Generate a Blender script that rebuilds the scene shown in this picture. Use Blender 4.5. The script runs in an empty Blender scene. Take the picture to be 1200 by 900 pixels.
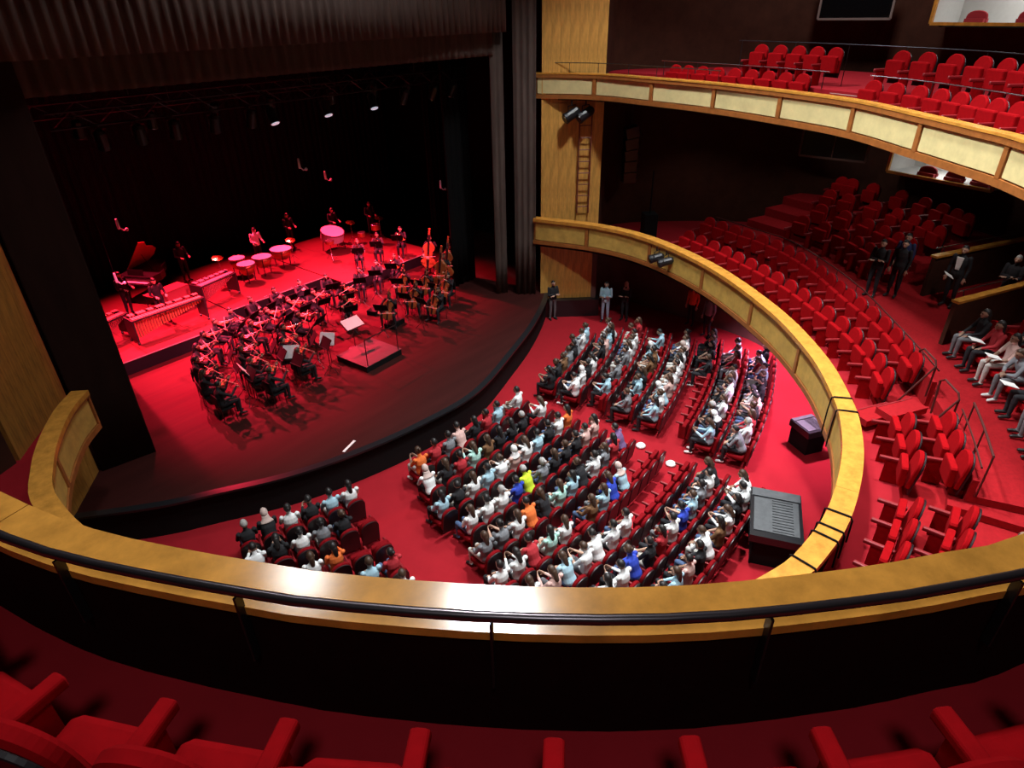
import bpy, math, random
import numpy as np
from mathutils import Vector, Matrix, Euler
random.seed(11)
PI = math.pi
S = bpy.context.scene
COL = S.collection

# ------------------------------------------------------------------ camera, world, lights, exposure
cam_d = bpy.data.cameras.new('camera')
cam = bpy.data.objects.new('camera', cam_d)
COL.objects.link(cam)
F_PX = 749.0
def unit(v):
    v = np.array(v, float); return v/np.linalg.norm(v)
_dn = unit([25, 1270, F_PX]); _x = np.array([708, -456, F_PX]); _x = unit(_x-_x.dot(_dn)*_dn)
_z = -_dn; _y = np.cross(_z, _x)
_R = np.array([_x, _y, _z])
cam.matrix_world = Matrix(((_R[0, 0], -_R[0, 1], -_R[0, 2], 0), (_R[1, 0], -_R[1, 1], -_R[1, 2], 0),
                           (_R[2, 0], -_R[2, 1], -_R[2, 2], 11.3), (0, 0, 0, 1)))
cam_d.sensor_width = 36; cam_d.sensor_fit = 'HORIZONTAL'; cam_d.lens = 36*F_PX/1200
cam_d.clip_start = .05; cam_d.clip_end = 200
S.camera = cam
S.view_settings.view_transform = 'Standard'; S.view_settings.look = 'None'
S.view_settings.gamma = 1; S.view_settings.use_curve_mapping = False
S.view_settings.exposure = 0.0
W = bpy.data.worlds.new('world'); S.world = W; W.use_nodes = True
W.node_tree.nodes['Background'].inputs[0].default_value = (.9, .8, .75, 1)
W.node_tree.nodes['Background'].inputs[1].default_value = .006

def lamp(kind, name, loc, aim, energy, color, **kw):
    d = bpy.data.lights.new(name, kind); d.energy = energy; d.color = color
    for k, v in kw.items(): setattr(d, k, v)
    o = bpy.data.objects.new(name, d); COL.objects.link(o)
    o.location = loc
    o.rotation_euler = (Vector(aim)-Vector(loc)).to_track_quat('-Z', 'Y').to_euler()
    return o
# house lights in the auditorium ceiling
HOUSE = (.97, .99, 1)
for (x, y, ax, ay, e, s) in ((6.3, 5.8, 5.4, 2.0, 480, .9), (12, 6.0, 12, 4.0, 900, .9), (17.5, 9.5, 18.3, 8.8, 560, .9), (12.5, 1.5, 13.0, .3, 430, .9), (17, 3.0, 17.5, 1.5, 170, .9), (4.5, 9.5, 3.8, 9.0, 200, .9)):
    lamp('AREA', 'house_and_fill_light', (x, y, 16.9), (ax, ay, 0), e, HOUSE, size=s, spread=math.radians(100))
lamp('AREA', 'house_and_fill_light', (12, 11.0, 16.9), (11.5, 15.7, 12.5), 170, HOUSE, size=1.5, spread=math.radians(120))  # added fill aimed at the curtain header, not a house fitting
lamp('AREA', 'house_and_fill_light', (23.0, 6.0, 16.9), (25.5, 6.0, 10), 260, HOUSE, size=1.5, spread=math.radians(150))  # added fill that lifts the dark upper side wall
# red stage wash hung over the back half of the stage
RED = (1, .02, .06)
for (x, y, ax, ay, e) in ((6.6, 25.5, 7.2, 20.0, 25000), (9.6, 25.5, 9.0, 19.6, 30000), (12.6, 25.5, 11.6, 20.0, 32000), (15.6, 25.5, 14.6, 20.2, 28000), (18.4, 25.0, 17.6, 20.2, 24000),
                          (8.5, 28.6, 8.8, 24.0, 20000), (13.0, 28.6, 13.0, 24.4, 20000), (17.5, 28.6, 17.0, 24.0, 20000)):
    lamp('SPOT', 'stage_spot', (x, y, 9.0), (ax, ay, 1.0), e, RED, spot_size=math.radians(51), spot_blend=1.0, shadow_soft_size=.15)
for (x, y, z, e) in ((25.2, 6.0, 7.6, 70), (22.6, 4.0, 7.6, 80), (19.6, .8, 7.7, 130), (16.2, -1.6, 7.7, 130), (12.6, -2.6, 7.7, 100), (9.5, -2.8, 7.6, 80), (23.6, 9.5, 7.8, 80)):
    lamp('SPOT', 'balcony_fill', (x, y, z), (x-.2, y+.2, 0), e, (1, .92, .88), spot_size=math.radians(125), spot_blend=.6, shadow_soft_size=.12)  # added fill under the upper balcony, brightening walkway, terrace and wall
for (x, ax, e) in ((6.6, 8.0, 11000), (10.8, 11.0, 13000), (14.4, 14.8, 12000), (17.0, 17.4, 10500)):
    lamp('SPOT', 'front_stage_fill', (x, 17.4, 8.3), (ax, 21.6, 1.4), e, (1, .09, .20), spot_size=math.radians(48), spot_blend=.9, shadow_soft_size=.12)  # added front fill so the backlit players are not silhouettes
lamp('AREA', 'rear_fill', (-1.5, -1.5, 16.9), (-.5, 0, 0), 75, HOUSE, size=1.2, spread=math.radians(110))  # added fill from behind the camera, lifting the floor by the parapet
# white under-balcony downlights by the curved stalls aisle
lamp('SPOT', 'aisle_downlight', (21.2, 5.6, 3.0), (20.9, 5.3, 0), 1700, (1, .62, .95), spot_size=math.radians(120), spot_blend=.7, shadow_soft_size=.1)
lamp('SPOT', 'aisle_downlight', (17.6, 3.4, 3.0), (17.2, 3.5, 0), 1000, (1, .62, .95), spot_size=math.radians(120), spot_blend=.7, shadow_soft_size=.1)

# ------------------------------------------------------------------ materials
MATS = {}
def mat(name, col, rough=.6, metal=0, noise=0, nscale=8, bump=0, spec=.5, emit=None, estr=0, sheen=0, stretch=None, col2=None):
    if name in MATS: return MATS[name]
    m = bpy.data.materials.new(name); m.use_nodes = True
    nt = m.node_tree; b = nt.nodes['Principled BSDF']
    b.inputs['Base Color'].default_value = (*col, 1); b.inputs['Roughness'].default_value = rough
    b.inputs['Metallic'].default_value = metal; b.inputs['Specular IOR Level'].default_value = spec
    if sheen: b.inputs['Sheen Weight'].default_value = sheen
    if emit: b.inputs['Emission Color'].default_value = (*emit, 1); b.inputs['Emission Strength'].default_value = estr
    if noise or bump:
        tc = nt.nodes.new('ShaderNodeTexCoord'); mp = nt.nodes.new('ShaderNodeMapping')
        if stretch: mp.inputs['Scale'].default_value = stretch
        nt.links.new(tc.outputs['Object'], mp.inputs[0])
        n = nt.nodes.new('ShaderNodeTexNoise'); n.inputs['Scale'].default_value = nscale; n.inputs['Detail'].default_value = 6
        n.inputs['Roughness'].default_value = .65
        nt.links.new(mp.outputs[0], n.inputs['Vector'])
        if noise:
            r = nt.nodes.new('ShaderNodeValToRGB')
            c2 = col2 or tuple(min(1, c*(1+noise)) for c in col)
            c1 = tuple(c*(1-noise*.7) for c in col)
            r.color_ramp.elements[0].position = .3; r.color_ramp.elements[0].color = (*c1, 1)
            r.color_ramp.elements[1].position = .72; r.color_ramp.elements[1].color = (*c2, 1)
            nt.links.new(n.outputs['Fac'], r.inputs[0]); nt.links.new(r.outputs[0], b.inputs['Base Color'])
        if bump:
            bp = nt.nodes.new('ShaderNodeBump'); bp.inputs['Strength'].default_value = bump; bp.inputs['Distance'].default_value = .01
            nt.links.new(n.outputs['Fac'], bp.inputs['Height']); nt.links.new(bp.outputs[0], b.inputs['Normal'])
    MATS[name] = m
    return m
CARPET = mat('red_carpet', (.30, .011, .018), .95, noise=.10, nscale=2, spec=.1)
CARPET_STEP = mat('red_carpet_step', (.30, .009, .013), .95, noise=.2, nscale=14, bump=.15, spec=.1)
VELVET = mat('red_velvet', (.29, .0015, .004), .9, noise=.18, nscale=9, spec=.08)
VELVET2 = mat('shaded_red_velvet', (.17, .003, .006), .85, noise=.2, nscale=9, spec=.08)  # darker copy of the red velvet, shade on stalls backs put into colour
SHELL = mat('black_seat_shell', (.012, .008, .010), .4)
SEATWOOD = mat('dark_red_armrest', (.24, .010, .014), .45, noise=.2)
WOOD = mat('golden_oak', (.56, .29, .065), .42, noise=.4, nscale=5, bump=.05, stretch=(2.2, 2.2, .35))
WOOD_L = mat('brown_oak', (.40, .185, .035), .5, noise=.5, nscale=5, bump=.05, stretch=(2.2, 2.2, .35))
CAP = mat('polished_oak_cap', (.54, .24, .04), .17, noise=.35, nscale=4, stretch=(1.2, 1.2, 1.2))
TRIM = mat('dark_oak_trim', (.30, .105, .025), .4, noise=.3, nscale=6)
PANEL = mat('cream_marbled_panel', (.66, .57, .27), .5, noise=.16, nscale=3)
PANEL_L = mat('gold_marbled_panel', (.52, .33, .075), .5, noise=.28, nscale=3)
DARKWALL = mat('dark_brown_wall', (.052, .018, .010), .85, spec=.15, noise=.3, nscale=2)
UNDERWALL = mat('brown_stalls_wall', (.11, .055, .045), .7, noise=.25, nscale=2)
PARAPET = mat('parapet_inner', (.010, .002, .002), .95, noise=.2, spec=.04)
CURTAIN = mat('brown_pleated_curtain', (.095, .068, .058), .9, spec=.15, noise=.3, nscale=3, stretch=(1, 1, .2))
BLACK = mat('matt_black', (.004, .004, .0045), .85, spec=.2)
BLACKGLOSS = mat('black_gloss', (.012, .012, .014), .3)
GREYTOP = mat('grey_console_top', (.07, .075, .08), .5, noise=.3, nscale=6)
METAL = mat('dark_metal', (.06, .06, .065), .35, metal=.9)
CHROME = mat('bright_metal', (.55, .55, .58), .25, metal=1)
BRONZE = mat('bronze_tube', (.10, .085, .095), .28, metal=.85)
STAGEWOOD = mat('stage_boards', (.036, .007, .006), .7, spec=.12, noise=.25, nscale=2.2, stretch=(.15, 1.5, 1))
RISERMAT = mat('riser_top', (.085, .014, .012), .6, spec=.25, noise=.15, nscale=3)
PAPER = mat('white_paper', (.82, .82, .80), .7, noise=.04)
WHITEWALL = mat('white_room', (.62, .62, .60), .7, noise=.05)
GLASS = mat('dark_glass', (.004, .004, .005), .15)
SKIN = mat('skin', (.46, .27, .19), .55, noise=.1, nscale=20)
SKIN_D = mat('brown_skin', (.27, .15, .10), .55, noise=.1, nscale=20)
EYE = mat('eye_dark', (.03, .02, .02), .3)
LIPS = mat('lips', (.40, .14, .12), .5)
HAIRS = [mat('black_hair', (.010, .008, .008), .5, noise=.3, nscale=30), mat('brown_hair', (.05, .025, .014), .5, noise=.3, nscale=30),
         mat('grey_hair', (.35, .34, .33), .6, noise=.2, nscale=30)]
SCARFS = [mat('white_scarf', (.72, .72, .72), .8, noise=.05), mat('pale_scarf', (.55, .42, .38), .8, noise=.05), mat('dark_scarf', (.03, .025, .03), .8, noise=.1)]
CLOTH = {'w': ((.78, .80, .80), 'white'), 'lb': ((.36, .56, .66), 'pale blue'), 'g': ((.20, .21, .23), 'grey'), 'k': ((.010, .010, .013), 'black'),
         'p': ((.62, .40, .36), 'beige pink'), 'n': ((.16, .075, .03), 'brown'), 'r': ((.42, .02, .03), 'red'), 'o': ((.75, .16, .03), 'orange'),
         'm': ((.42, .70, .62), 'mint'), 'b': ((.02, .05, .42), 'blue'), 'u': ((.16, .09, .22), 'purple'), 'y': ((.55, .70, .03), 'lime yellow')}
CM = {k: mat('cloth_'+v[1].replace(' ', '_'), v[0], .85, noise=.08, nscale=12) for k, v in CLOTH.items()}
PANTS = [mat('dark_trousers', (.012, .012, .016), .85, noise=.15), mat('jeans', (.06, .10, .20), .85, noise=.15), mat('grey_trousers', (.14, .14, .15), .85, noise=.1),
         mat('pale_trousers', (.50, .48, .44), .85, noise=.1)]
SHOE = mat('dark_shoe', (.012, .010, .010), .5)
SHOE_W = mat('white_shoe', (.7, .7, .68), .5)

# ------------------------------------------------------------------ mesh helpers
class MB:
    def __init__(self): self.v = []; self.f = []; self.m = []
    def add(self, vs, fs, mi=0):
        o = len(self.v); self.v += [tuple(p) for p in vs]; self.f += [tuple(i+o for i in f) for f in fs]; self.m += [mi]*len(fs)
        return self
    def box(self, c, s, rz=0, mi=0, rx=0, ry=0):
        R = Euler((rx, ry, rz)).to_matrix(); c = Vector(c)
        vs = [c+R @ Vector((s[0]/2*a, s[1]/2*b, s[2]/2*d)) for a in (-1, 1) for b in (-1, 1) for d in (-1, 1)]
        return self.add(vs, [(0, 1, 3, 2), (4, 6, 7, 5), (0, 4, 5, 1), (2, 3, 7, 6), (0, 2, 6, 4), (1, 5, 7, 3)], mi)
    def tube(self, pts, r, n=8, mi=0, closed=False, sx=1.0):
        P = [Vector(p) for p in pts]; m = len(P)
        rs = r if hasattr(r, '__len__') else [r]*m
        vs = []; prev = None
        for i, p in enumerate(P):
            if closed: t = P[(i+1) % m]-P[i-1]
            else: t = P[min(i+1, m-1)]-P[max(i-1, 0)]
            t.normalize()
            if prev is None:
                a = Vector((1, 0, 0)) if abs(t.x) < .9 else Vector((0, 1, 0))
                u = (a-t*a.dot(t)).normalized()
            else: u = (prev-t*prev.dot(t)).normalized()
            prev = u; w = t.cross(u)
            for k in range(n):
                an = 2*PI*k/n
                vs.append(p+(u*math.cos(an)*sx+w*math.sin(an))*rs[i])
        fs = []
        for i in range(m if closed else m-1):
            j = (i+1) % m
            for k in range(n):
                l = (k+1) % n
                fs.append((i*n+k, i*n+l, j*n+l, j*n+k))
        if not closed: fs.append(tuple(range(n-1, -1, -1))); fs.append(tuple((m-1)*n+k for k in range(n)))
        return self.add(vs, fs, mi)
    def capsule(self, a, b, ra, rb, n=10, k=3, sx=1.0):
        a = Vector(a); b = Vector(b); t = (b-a); L = t.length
        t = t/L if L > 1e-6 else Vector((0, 0, 1))
        pts = []; rs = []
        for i in range(k):
            an = PI/2*(1-i/k); pts.append(a-t*math.sin(an)*ra*.999); rs.append(max(ra*math.cos(an), ra*.08))
        pts.append(a); rs.append(ra); pts.append(b); rs.append(rb)
        for i in range(1, k+1):
            an = PI/2*i/k; pts.append(b+t*math.sin(an)*rb*.999); rs.append(max(rb*math.cos(an), rb*.08))
        return self.tube(pts, rs, n, sx=sx)
    def ball(self, c, r, n=10, k=7, rot=None):
        r = r if hasattr(r, '__len__') else (r, r, r); vs = []; c = Vector(c)
        for i in range(k+1):
            th = PI*(.03+.94*i/k)
            for j in range(n):
                ph = 2*PI*j/n
                p = Vector((r[0]*math.sin(th)*math.cos(ph), r[1]*math.sin(th)*math.sin(ph), r[2]*math.cos(th)))
                if rot: p = rot @ p
                vs.append(c+p)
        fs = [(i*n+j, (i+1)*n+j, (i+1)*n+(j+1) % n, i*n+(j+1) % n) for i in range(k) for j in range(n)]
        fs.append(tuple(range(n))); fs.append(tuple(k*n+j for j in range(n-1, -1, -1)))
        return self.add(vs, fs)
    def lathe(self, prof, c=(0, 0, 0), n=16, mi=0):
        vs = [(c[0]+r*math.cos(2*PI*k/n), c[1]+r*math.sin(2*PI*k/n), c[2]+z) for r, z in prof for k in range(n)]
        m = len(prof)
        fs = [(i*n+k, i*n+(k+1) % n, (i+1)*n+(k+1) % n, (i+1)*n+k) for i in range(m-1) for k in range(n)]
        fs.append(tuple(range(n-1, -1, -1))); fs.append(tuple((m-1)*n+k for k in range(n)))
        return self.add(vs, fs, mi)
    def prism(self, out, M=None, h=.1, mi=0, bev=0):
        """extrude a 2-D outline (x, z) along y from 0 to h, edges eased by bev, then place with M"""
        n = len(out); cx = sum(p[0] for p in out)/n; cz = sum(p[1] for p in out)/n
        def ring(y, ins):
            r = []
            for x, z in out:
                dx, dz = x-cx, z-cz; L = math.hypot(dx, dz) or 1
                r.append((x-dx/L*ins, y, z-dz/L*ins))
            return r
        rings = [ring(0, bev), ring(bev, 0), ring(h-bev, 0), ring(h, bev)] if bev else [ring(0, 0), ring(h, 0)]
        vs = [p for r in rings for p in r]
        if M is not None: vs = [M @ Vector(p) for p in vs]
        fs = [(i*n+k, i*n+(k+1) % n, (i+1)*n+(k+1) % n, (i+1)*n+k) for i in range(len(rings)-1) for k in range(n)]
        fs.append(tuple(range(n-1, -1, -1))); fs.append(tuple((len(rings)-1)*n+k for k in range(n)))
        return self.add(vs, fs, mi)
    def mesh(self, name, mats, smooth=False):
        me = bpy.data.meshes.new(name); me.from_pydata([tuple(p) for p in self.v], [], self.f)
        for m in (mats if isinstance(mats, (list, tuple)) else [mats]): me.materials.append(m)
        me.polygons.foreach_set('material_index', self.m)
        if smooth: me.polygons.foreach_set('use_smooth', [True]*len(self.f))
        import bmesh
        bm = bmesh.new(); bm.from_mesh(me); bmesh.ops.recalc_face_normals(bm, faces=bm.faces); bm.to_mesh(me); bm.free()
        me.update(); return me
    def build(self, name, mats, parent=None, smooth=False, **tags):
        return link(name, self.mesh(name, mats, smooth), parent, **tags)
def link(name, me, parent=None, **tags):
    o = bpy.data.objects.new(name, me); COL.objects.link(o)
    if parent: o.parent = parent
    for k, v in tags.items(): o[k] = v
    return o
def thing(name, label, cat, loc=(0, 0, 0), rz=0, group=None):
    o = bpy.data.objects.new(name, None); COL.objects.link(o); o.empty_display_size = .1
    o.location = loc; o.rotation_euler = (0, 0, rz); o['label'] = label; o['category'] = cat
    if group: o['group'] = group
    return o
def dup(root, M, label, group=None):
    r = root.copy(); COL.objects.link(r); r.matrix_world = M; r['label'] = label
    if group: r['group'] = group
    for ch in root.children:
        c = ch.copy(); COL.objects.link(c); c.parent = r
        for g in ch.children:
            d = g.copy(); COL.objects.link(d); d.parent = c
    return r
def remove_tree(o):
    for c in list(o.children): remove_tree(c)
    bpy.data.objects.remove(o)
ORD = ['zeroth', 'first', 'second', 'third', 'fourth', 'fifth', 'sixth', 'seventh', 'eighth', 'ninth', 'tenth', 'eleventh', 'twelfth', 'thirteenth',
       'fourteenth', 'fifteenth', 'sixteenth', 'seventeenth', 'eighteenth', 'nineteenth', 'twentieth', 'twenty-first', 'twenty-second', 'twenty-third',
       'twenty-fourth', 'twenty-fifth', 'twenty-sixth', 'twenty-seventh', 'twenty-eighth', 'twenty-ninth', 'thirtieth', 'thirty-first', 'thirty-second',
       'thirty-third', 'thirty-fourth', 'thirty-fifth', 'thirty-sixth', 'thirty-seventh', 'thirty-eighth', 'thirty-ninth', 'fortieth']
def place(x, y, z, rz, s=1): return Matrix.Translation((x, y, z)) @ Matrix.Rotation(rz, 4, 'Z') @ Matrix.Scale(s, 4)
def face(dx, dy): return math.atan2(-dx, dy)          # rotation that turns local +Y towards (dx, dy)

class Path:
    """a smooth plan curve; offsets are positive away from the auditorium"""
    def __init__(self, pts, step=.25, smooth=True):
        P = np.array([p if len(p) == 3 else (*p, 0) for p in pts], float)
        Q = []
        if smooth:
            E = np.vstack([2*P[0]-P[1], P, 2*P[-1]-P[-2]])
            for i in range(1, len(E)-2):
                for t in np.linspace(0, 1, 12, endpoint=False):
                    a, b, c, d = E[i-1:i+3]
                    Q.append(.5*((2*b)+(-a+c)*t+(2*a-5*b+4*c-d)*t*t+(-a+3*b-3*c+d)*t**3))
            Q.append(P[-1]); Q = np.array(Q)
        else: Q = P
        d = np.r_[0, np.cumsum(np.hypot(*np.diff(Q[:, :2], axis=0).T))]
        self.L = d[-1]; self.d = d; self.q = Q; self.step = step
    def at(self, s, off=0, dz=0):
        p = np.array([np.interp(s, self.d, self.q[:, i]) for i in range(3)])
        e = .15; a = [np.interp(max(s-e, 0), self.d, self.q[:, i]) for i in (0, 1)]; b = [np.interp(min(s+e, self.L), self.d, self.q[:, i]) for i in (0, 1)]
        t = unit([b[0]-a[0], b[1]-a[1]]); n = np.array([-t[1], t[0]])
        return Vector((p[0]+n[0]*off, p[1]+n[1]*off, p[2]+dz)), Vector((n[0], n[1], 0))
    def near(self, x, y): 
        i = np.argmin(np.hypot(self.q[:, 0]-x, self.q[:, 1]-y)); return self.d[i]
    def sweep(self, mb, s0, s1, o0, o1, z0, z1, mi=0, step=None):
        n = max(1, int(round((s1-s0)/(step or self.step)))); ss = np.linspace(s0, s1, n+1); vs = []
        for s in ss:
            for o, z in ((o0, z0), (o1, z0), (o1, z1), (o0, z1)): vs.append(self.at(s, o, z)[0])
        fs = [(i*4+k, i*4+(k+1) % 4, (i+1)*4+(k+1) % 4, (i+1)*4+k) for i in range(n) for k in range(4)]
        fs += [(0, 1, 2, 3), (n*4+3, n*4+2, n*4+1, n*4)]
        return mb.add(vs, fs, mi)
    def tube(self, mb, s0, s1, off, dz, r, n=8, mi=0):
        k = max(2, int((s1-s0)/self.step)); return mb.tube([self.at(s, off, dz)[0] for s in np.linspace(s0, s1, k+1)], r, n, mi)

# ------------------------------------------------------------------ the shell
ARC = Path([(25.0, 17.8), (22.5, 16.2), (20.1, 14.62), (17.6, 13.4), (15.25, 12.56), (12.46, 11.75), (10.3, 11.8), (8.29, 12.17), (6.46, 12.8), (4.81, 13.73), (3.61, 14.47), (1.5, 16.2), (-1, 18)])
b = MB(); b.add([(-14, -14, 0), (36, -14, 0), (36, 20, 0), (-14, 20, 0)], [(0, 1, 2, 3)]); b.build('floor', CARPET, kind='structure')
ap = [ARC.at(s)[0] for s in np.linspace(0, ARC.L, 60)]
b = MB(); top = [(p.x, p.y, 1.0) for p in ap]+[(-1, 31, 1.0), (25, 31, 1.0)]; b.add(top, [tuple(range(len(top)))]); b.build('stage_floor', STAGEWOOD, kind='structure')
b = MB(); ARC.sweep(b, 0, ARC.L, -.06, 0.0, 0, .93); b.build('stage_wall', BLACK, kind='structure')
b = MB(); ARC.sweep(b, 0, ARC.L, -.085, .12, .95, 1.012); b.build('trim_1', BLACKGLOSS, kind='structure')
b = MB(); b.box((12, 30.4, 7), (34, .2, 14)); b.build('wall_stage_back', BLACK, kind='structure')
b = MB(); b.box((-.6, 24.0, 7), (.2, 13, 14)); b.build('wall_stage_left', BLACK, kind='structure')
b = MB(); b.box((26, 24.5, 7), (.2, 12, 14)); b.build('wall_stage_right', BLACK, kind='structure')
b = MB(); b.box((12, 23.5, 14.1), (34, 14.5, .2)); b.build('ceiling_stage', BLACK, kind='structure')
b = MB(); b.box((11, 1, 17.2), (50, 30.0, .2)); b.build('ceiling', DARKWALL, kind='structure')
WALLP = Path([(21.5, 13.2), (23.4, 13.6), (25.6, 11.4), (27.5, 8.2), (27.9, 5.8), (27.3, 4.0), (25.9, 1.0), (23.3, -2.4), (18.5, -5.8), (12, -7.4), (5, -6.8), (-1.5, -4.0), (-5.5, 1), (-6, 7), (-3.5, 12), (1.7, 14.8)])
b = MB(); _sa, _sb = WALLP.near(27.15, 4.2), WALLP.near(25.75, .85)
for (q0, q1, z0, z1) in ((0, _sa, 3, 17.1), (_sb, WALLP.L, 3, 17.1), (_sa, _sb, 3, 5.98), (_sa, _sb, 7.0, 10.5), (_sa, _sb, 12.3, 17.1)): WALLP.sweep(b, q0, q1, 0, .2, z0, z1)
b.build('wall_right', DARKWALL, kind='structure')
SW = Path([(21.5, 13.1), (22.7, 14.0), (23.5, 12.9), (23.45, 11.2), (23.3, 8.4), (22.6, 6.1), (20.6, 4.2), (17.5, 2.5), (13.5, .9), (9.5, .2), (5, 1.2), (1.5, 4.5), (.3, 9), (1.2, 13.2), (1.9, 14.8)])
b = MB(); SW.sweep(b, 0, SW.L, 0, .2, 0, 3.1); b.build('wall_stalls', UNDERWALL, kind='structure')

# proscenium: pleated brown curtains, stepped inwards
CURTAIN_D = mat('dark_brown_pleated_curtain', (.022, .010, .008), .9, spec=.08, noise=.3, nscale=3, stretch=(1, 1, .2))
def pleat(name, pts, z0, z1, label, pitch=.26, amp=.07, matl=CURTAIN, drop=None):
    P = Path(pts, smooth=False); n = int(P.L/pitch*6); rows = 7; vs = []
    random.seed(name+label)
    ph = 0; offs = []
    for i in range(n+1):
        ph += 2*PI/6*random.uniform(.75, 1.25); offs.append(amp*math.sin(ph)*random.uniform(.6, 1.2))
    for layer in (0, 1):
        for r in range(rows+1):
            z = z0+(z1-z0)*r/rows
            for i in range(n+1):
                s = P.L*i/n; k = 1-.35*r/rows
                p, _ = P.at(s, offs[i]*k if not layer else amp*2.2)
                vs.append((p.x, p.y, z))
    w = n+1; L = (rows+1)*w; fs = []
    for r in range(rows):
        for i in range(n):
            a = r*w+i; fs.append((a, a+1, a+w+1, a+w)); fs.append((L+a, L+a+w, L+a+w+1, L+a+1))
    for i in range(n):
        fs.append((i, L+i, L+i+1, i+1)); a = rows*w+i; fs.append((a, a+1, L+a+1, L+a))
    for r in range(rows):
        a = r*w; fs.append((a, a+w, L+a+w, L+a)); a = r*w+n; fs.append((a, L+a, L+a+w, a+w))
    return MB().add(vs, fs).build(name, matl, smooth=True, label=label, category='curtain')
pleat('border_curtain', [(3.3, 15.75), (19.1, 15.72)], 10.58, 16.9, 'tall brown pleated border curtain above the stage opening')
pleat('inner_valance', [(4.3, 16.7), (19.3, 16.2)], 9.86, 10.9, 'narrow brown pleated valance just above the stage lights', .3)
pleat('tormentor_curtain', [(18.85, 16.25), (19.25, 16.0)], 1.0, 10.6, 'narrow brown pleated curtain at the inner stage edge by the wooden pilaster', .2, .04)
pleat('leg_curtain', [(19.3, 15.6), (19.8, 14.95)], 1.0, 16.9, 'brown pleated leg curtain directly beside the wooden pilaster with ladder', .24, .05)
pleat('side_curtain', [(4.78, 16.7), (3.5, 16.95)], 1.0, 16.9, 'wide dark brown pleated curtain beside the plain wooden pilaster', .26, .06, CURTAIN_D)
# black masking legs and cyclorama inside the stage
for (x, y, w, rz, lb) in ((18.4, 18.2, 1.3, 0, 'black masking drape behind the brown curtain, at the double basses'), (21.5, 22.5, 2.2, 0, 'black masking drape upstage of the double basses'),
                          (4.0, 21.0, 2.0, 0, 'black masking drape beside the long percussion riser')):
    q = pleat('masking_drape', [(x, y), (x+w, y)], 1.0, 13.5, lb, .3, .06, BLACK)
pleat('backdrop_curtain', [(-.3, 29.9), (25.5, 29.9)], 1.0, 13.5, 'black full-width curtain behind the orchestra', .35, .07, BLACK)

# pilasters: vertical oak boards
def pilaster(name, a, c, zs, matl, nb, planks_from=0):
    a = np.array(a); c = np.array(c); t = (c-a)/np.linalg.norm(c-a); L = np.linalg.norm(c-a); nrm = np.array([t[1], -t[0]])
    rz = math.atan2(t[1], t[0]); mid = (a+c)/2-nrm*.18
    root = MB().box((mid[0], mid[1], (zs[0]+zs[-1])/2), (L, .2, zs[-1]-zs[0]), rz).build(name, TRIM, kind='structure')
    for z0, z1 in zip(zs[:-1], zs[1:]):
        w = L/nb
        me = None
        for i in range(nb):
            p = a+t*(w*(i+.5))-nrm*(.04+.004*(i % 2))
            if me is None:
                me = MB().box((0, 0, 0), (w-.004, .08, z1-z0-.01)).mesh('plank', matl)
            o = link('plank', me, root); o.location = (p[0], p[1], (z0+z1)/2); o.rotation_euler = (0, 0, rz)
    return root
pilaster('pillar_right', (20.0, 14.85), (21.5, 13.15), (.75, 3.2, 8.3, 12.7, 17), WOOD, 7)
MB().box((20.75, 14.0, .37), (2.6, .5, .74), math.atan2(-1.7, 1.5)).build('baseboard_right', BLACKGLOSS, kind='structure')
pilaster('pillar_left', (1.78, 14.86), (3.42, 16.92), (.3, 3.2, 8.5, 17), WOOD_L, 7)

# ------------------------------------------------------------------ balconies
LOW = Path([(19.66, 14.97, 4.2), (20.25, 12.41, 4.2), (20.01, 10.14, 4.2), (18.67, 7.33, 4.2), (16.55, 4.68, 4.2), (14.59, 2.97, 4.2), (12.92, 1.97, 4.2), (11.93, 1.55, 4.2), (10.8, 1.24, 4.2),
            (9.47, 1.06, 4.2), (8.46, 1.08, 4.2), (7.4, 1.3, 4.2), (5.6, 2.2, 4.2), (3.9, 4.0, 4.2), (2.4, 6.9, 4.2), (1.65, 9.6, 4.2), (1.58, 11.5, 4.2), (1.89, 12.56, 4.2), (2.33, 13.5, 4.2), (2.9, 14.4, 4.2), (3.42, 14.95, 4.2)])
UP = Path([(19.9, 15.08, 9.3), (20.6, 12.95, 9.3), (20.2, 10.5, 9.3), (19.65, 8.26, 9.3), (18.7, 5.96, 9.3), (17.6, 4.0, 9.3), (15.9, 2.3, 9.3), (14.8, 1.28, 9.3), (13.8, .45, 9.3), (11.5, -.95, 9.25), (9, -1.85, 9.18),
           (6.5, -1.9, 9.1), (4.6, -1.15, 9.03), (3.36, -.47, 9), (2.97, -.17, 9), (2.62, .125, 9), (2.04, .70, 9), (1.56, 1.31, 9), (1.12, 1.99, 9), (.92, 2.37, 9), (.71, 2.8, 9), (.5, 3.3, 9), (.32, 3.97, 9),
           (.1, 5.2, 9), (.05, 7, 9.05), (.35, 9.5, 9.1), (1.2, 12, 9.2), (2.6, 14.4, 9.3)])
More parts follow.
